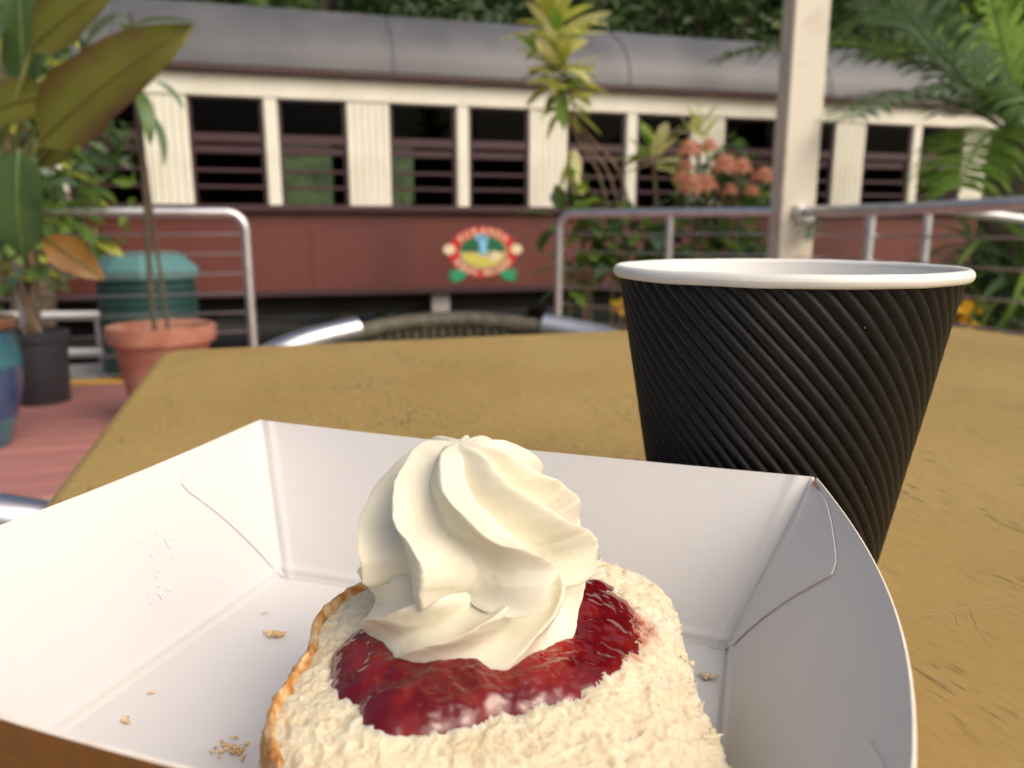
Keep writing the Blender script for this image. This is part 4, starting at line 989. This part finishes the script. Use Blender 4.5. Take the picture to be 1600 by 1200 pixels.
jt = [jr(2 * math.pi * i / 360) for i in range(360)]; jt = [sum(jt[(i + k) % 360] for k in range(-4, 5)) / 9 for i in range(360)]
def jam_pt(a, b):
    th = 2 * math.pi * a; k = a * 360; r_ = lerp(jt[int(k) % 360], jt[(int(k) + 1) % 360], k - int(k))
    r_ *= 1 + .03 * n3((math.cos(th) * 5, math.sin(th) * 5, 0), 1, 4)
    f_ = b; x, y = JC.x + r_ * f_ * math.cos(th), JC.y + r_ * f_ * math.sin(th)
    thick = lerp(.0036, .0018, sm(-.006, .022, x))
    lob = noise.fractal(Vector((x, y, 0)) * 240, 1, 2.1, 3) * .0006 + .0006 * abs(n3((x, y, 0), 260, 2)) + .00007 * n3((x * 1.4, y, 0), 600, 6) + .00004 * n3((x, y, 0), 1700, 7)
    e = max(0, 1 - f_ ** 5) ** .55
    z = topz(x, y) - .0008 + (thick + lob) * e - .0006 * (1 - e)
    return Vector((x, y, SZ + z))
q = MB(); q.grid(jam_pt, 300, 110, cu=True)
def jammat():
    m = mat('strawberry_jam', (.12, .003, .005), (.30, .018, .01), rough=.12, scale=130, detail=4, contrast=(.45, .8), bump=.14, bscale=240, bdist=.001, spec=.5, sss=.2, sssr=(1, .1, .06), sscale=.003, coat=.25)
    return m
jam = tag(q.build('jam', jammat(), org=(JC.x, JC.y, JZ)), 'glossy red strawberry jam spread on the scone', 'jam')

# ------------------------------------------------------------------ cream
KC = Vector((-.0052, .1178, SZ + SH + .0015))
def cream_layer(q, tab, amps, crests, lean, seed, nv=96, shear=0, dx=0):
    """crests: piped ridges, each a table of (height share, angle right of the front in degrees) and its strength"""
    n_ = len(crests)
    def f_(a, b):
        R0, Z0 = curve(tab, b); amp = curve(amps, b)[0]
        ps = a * n_ + 1e-7; i = int(ps) % n_; x = ps - int(ps); i2 = (i + 1) % n_
        A = curve(crests[i][0], b)[0]; B = curve(crests[i2][0], b)[0] + (360 if i2 == 0 else 0)
        d_ = 1 - abs(2 * x - 1); ds = math.sqrt(d_ * d_ + .09 * .09) - .09; wv = max(0, 1 - ds / (math.sqrt(1 + .0081) - .09))
        k = lerp(crests[i][1], crests[i2][1], sm(.3, .7, x))
        crest = .30 * wv + .70 * wv ** 2.4
        th = R(lerp(A, B, x) - 90)
        r_ = max(0, R0 + amp * k * (crest - .36))
        th2 = th + lean * (crest ** 2) * amp / .0035
        p = Vector((r_ * math.cos(th2), r_ * math.sin(th2), Z0 + .0008 * amp / .0035 * k * crest * (1 if b > .25 else -.6)))
        p += Vector((n3(p, 130, seed), n3(p, 130, seed + 3), n3(p, 130, seed + 6))) * .0008
        p += Vector((math.cos(th2), math.sin(th2), 0)) * wv ** 14 * (.00020 * n3((a * 40, b * 22, seed), 1) + .00012 * n3((a * 90, b * 70, seed), 1))
        p += Vector((n3(p, 900, seed), n3(p, 900, seed + 1), n3(p, 900, seed + 2))) * .00006
        p.x += shear * b ** 1.5 + dx
        return KC + p
    q.grid(f_, n_ * 52, nv, cu=True)
q = MB()
low = [(0, .009, -.0034), (.12, .0148, -.0028), (.3, .0172, .0002), (.5, .0164, .0042), (.7, .0148, .0083), (.88, .0114, .0112), (1, .006, .0122)]
lt = [(0, -30), (.15, -42), (.3, -44), (.45, -28), (.6, -4), (.8, 18), (1, 30)]
r2 = random.Random(6)
lc = []
for k in range(8):
    o_ = -165 + 45 * k + r2.uniform(-7, 7); lc.append(([(b_, a_ * (1 + .15 * math.sin(k * 2.1)) + o_) for b_, a_ in lt], r2.uniform(.8, 1.2)))
cream_layer(q, low, [(0, .0001), (.12, .0003), (.3, .0011), (.45, .0026), (.6, .0040), (.75, .0044), (1, .0010)], lc, -.14, 2, dx=-.0014)
upp = [(0, .006, .0116), (.07, .0108, .0100), (.15, .0136, .0100), (.26, .0152, .0122), (.42, .0148, .0160), (.6, .0126, .0206), (.76, .0094, .0254), (.88, .0064, .0286), (.96, .0034, .0301), (1, .00001, .0304)]
uc = [([(0, -78), (.15, -70), (.3, -69), (.38, -76), (.46, -92), (.56, -106), (.7, -120), (.83, -134), (1, -150)], 1.1),
      ([(0, -45), (.15, -34), (.27, -28), (.43, -26), (.51, -33), (.58, -46), (.7, -57), (.83, -76), (.9, -88), (1, -100)], .95),
      ([(0, -14), (.12, 6), (.22, 24), (.34, 33), (.43, 28), (.51, 18), (.58, 4), (.64, -4), (.7, -12), (.76, -18), (.9, -24), (1, -40)], 1.15),
      ([(0, 50), (.15, 68), (.27, 74), (.43, 66), (.51, 57), (.58, 50), (.64, 45), (.7, 39), (.76, 33), (.83, 29), (.9, 27), (1, 10)], 1.1),
      ([(0, 98), (.3, 112), (.5, 102), (.64, 86), (.76, 68), (.9, 58), (1, 50)], 1.2),
      ([(0, 140), (.3, 150), (.5, 140), (.76, 110), (1, 95)], 1.1),
      ([(0, 185), (.3, 195), (.5, 185), (.76, 155), (1, 140)], .9),
      ([(0, 232), (.3, 238), (.5, 216), (.76, 192), (1, 172)], 1.0)]
cream_layer(q, upp, [(0, .0012), (.1, .0046), (.25, .0060), (.5, .0056), (.75, .0044), (.92, .0026), (1, 0)], uc, .06, 5, 120, shear=-.0030)
crm_ = mat('whipped_cream', (.76, .72, .57), rough=.55, bump=.06, bscale=1500, bdist=.0002, sss=.3, sssr=(1, .8, .5), sscale=.0012, spec=.35)
tag(q.build('whipped_cream', crm_, org=KC), 'swirled rosette of pale whipped cream on the jam', 'cream')
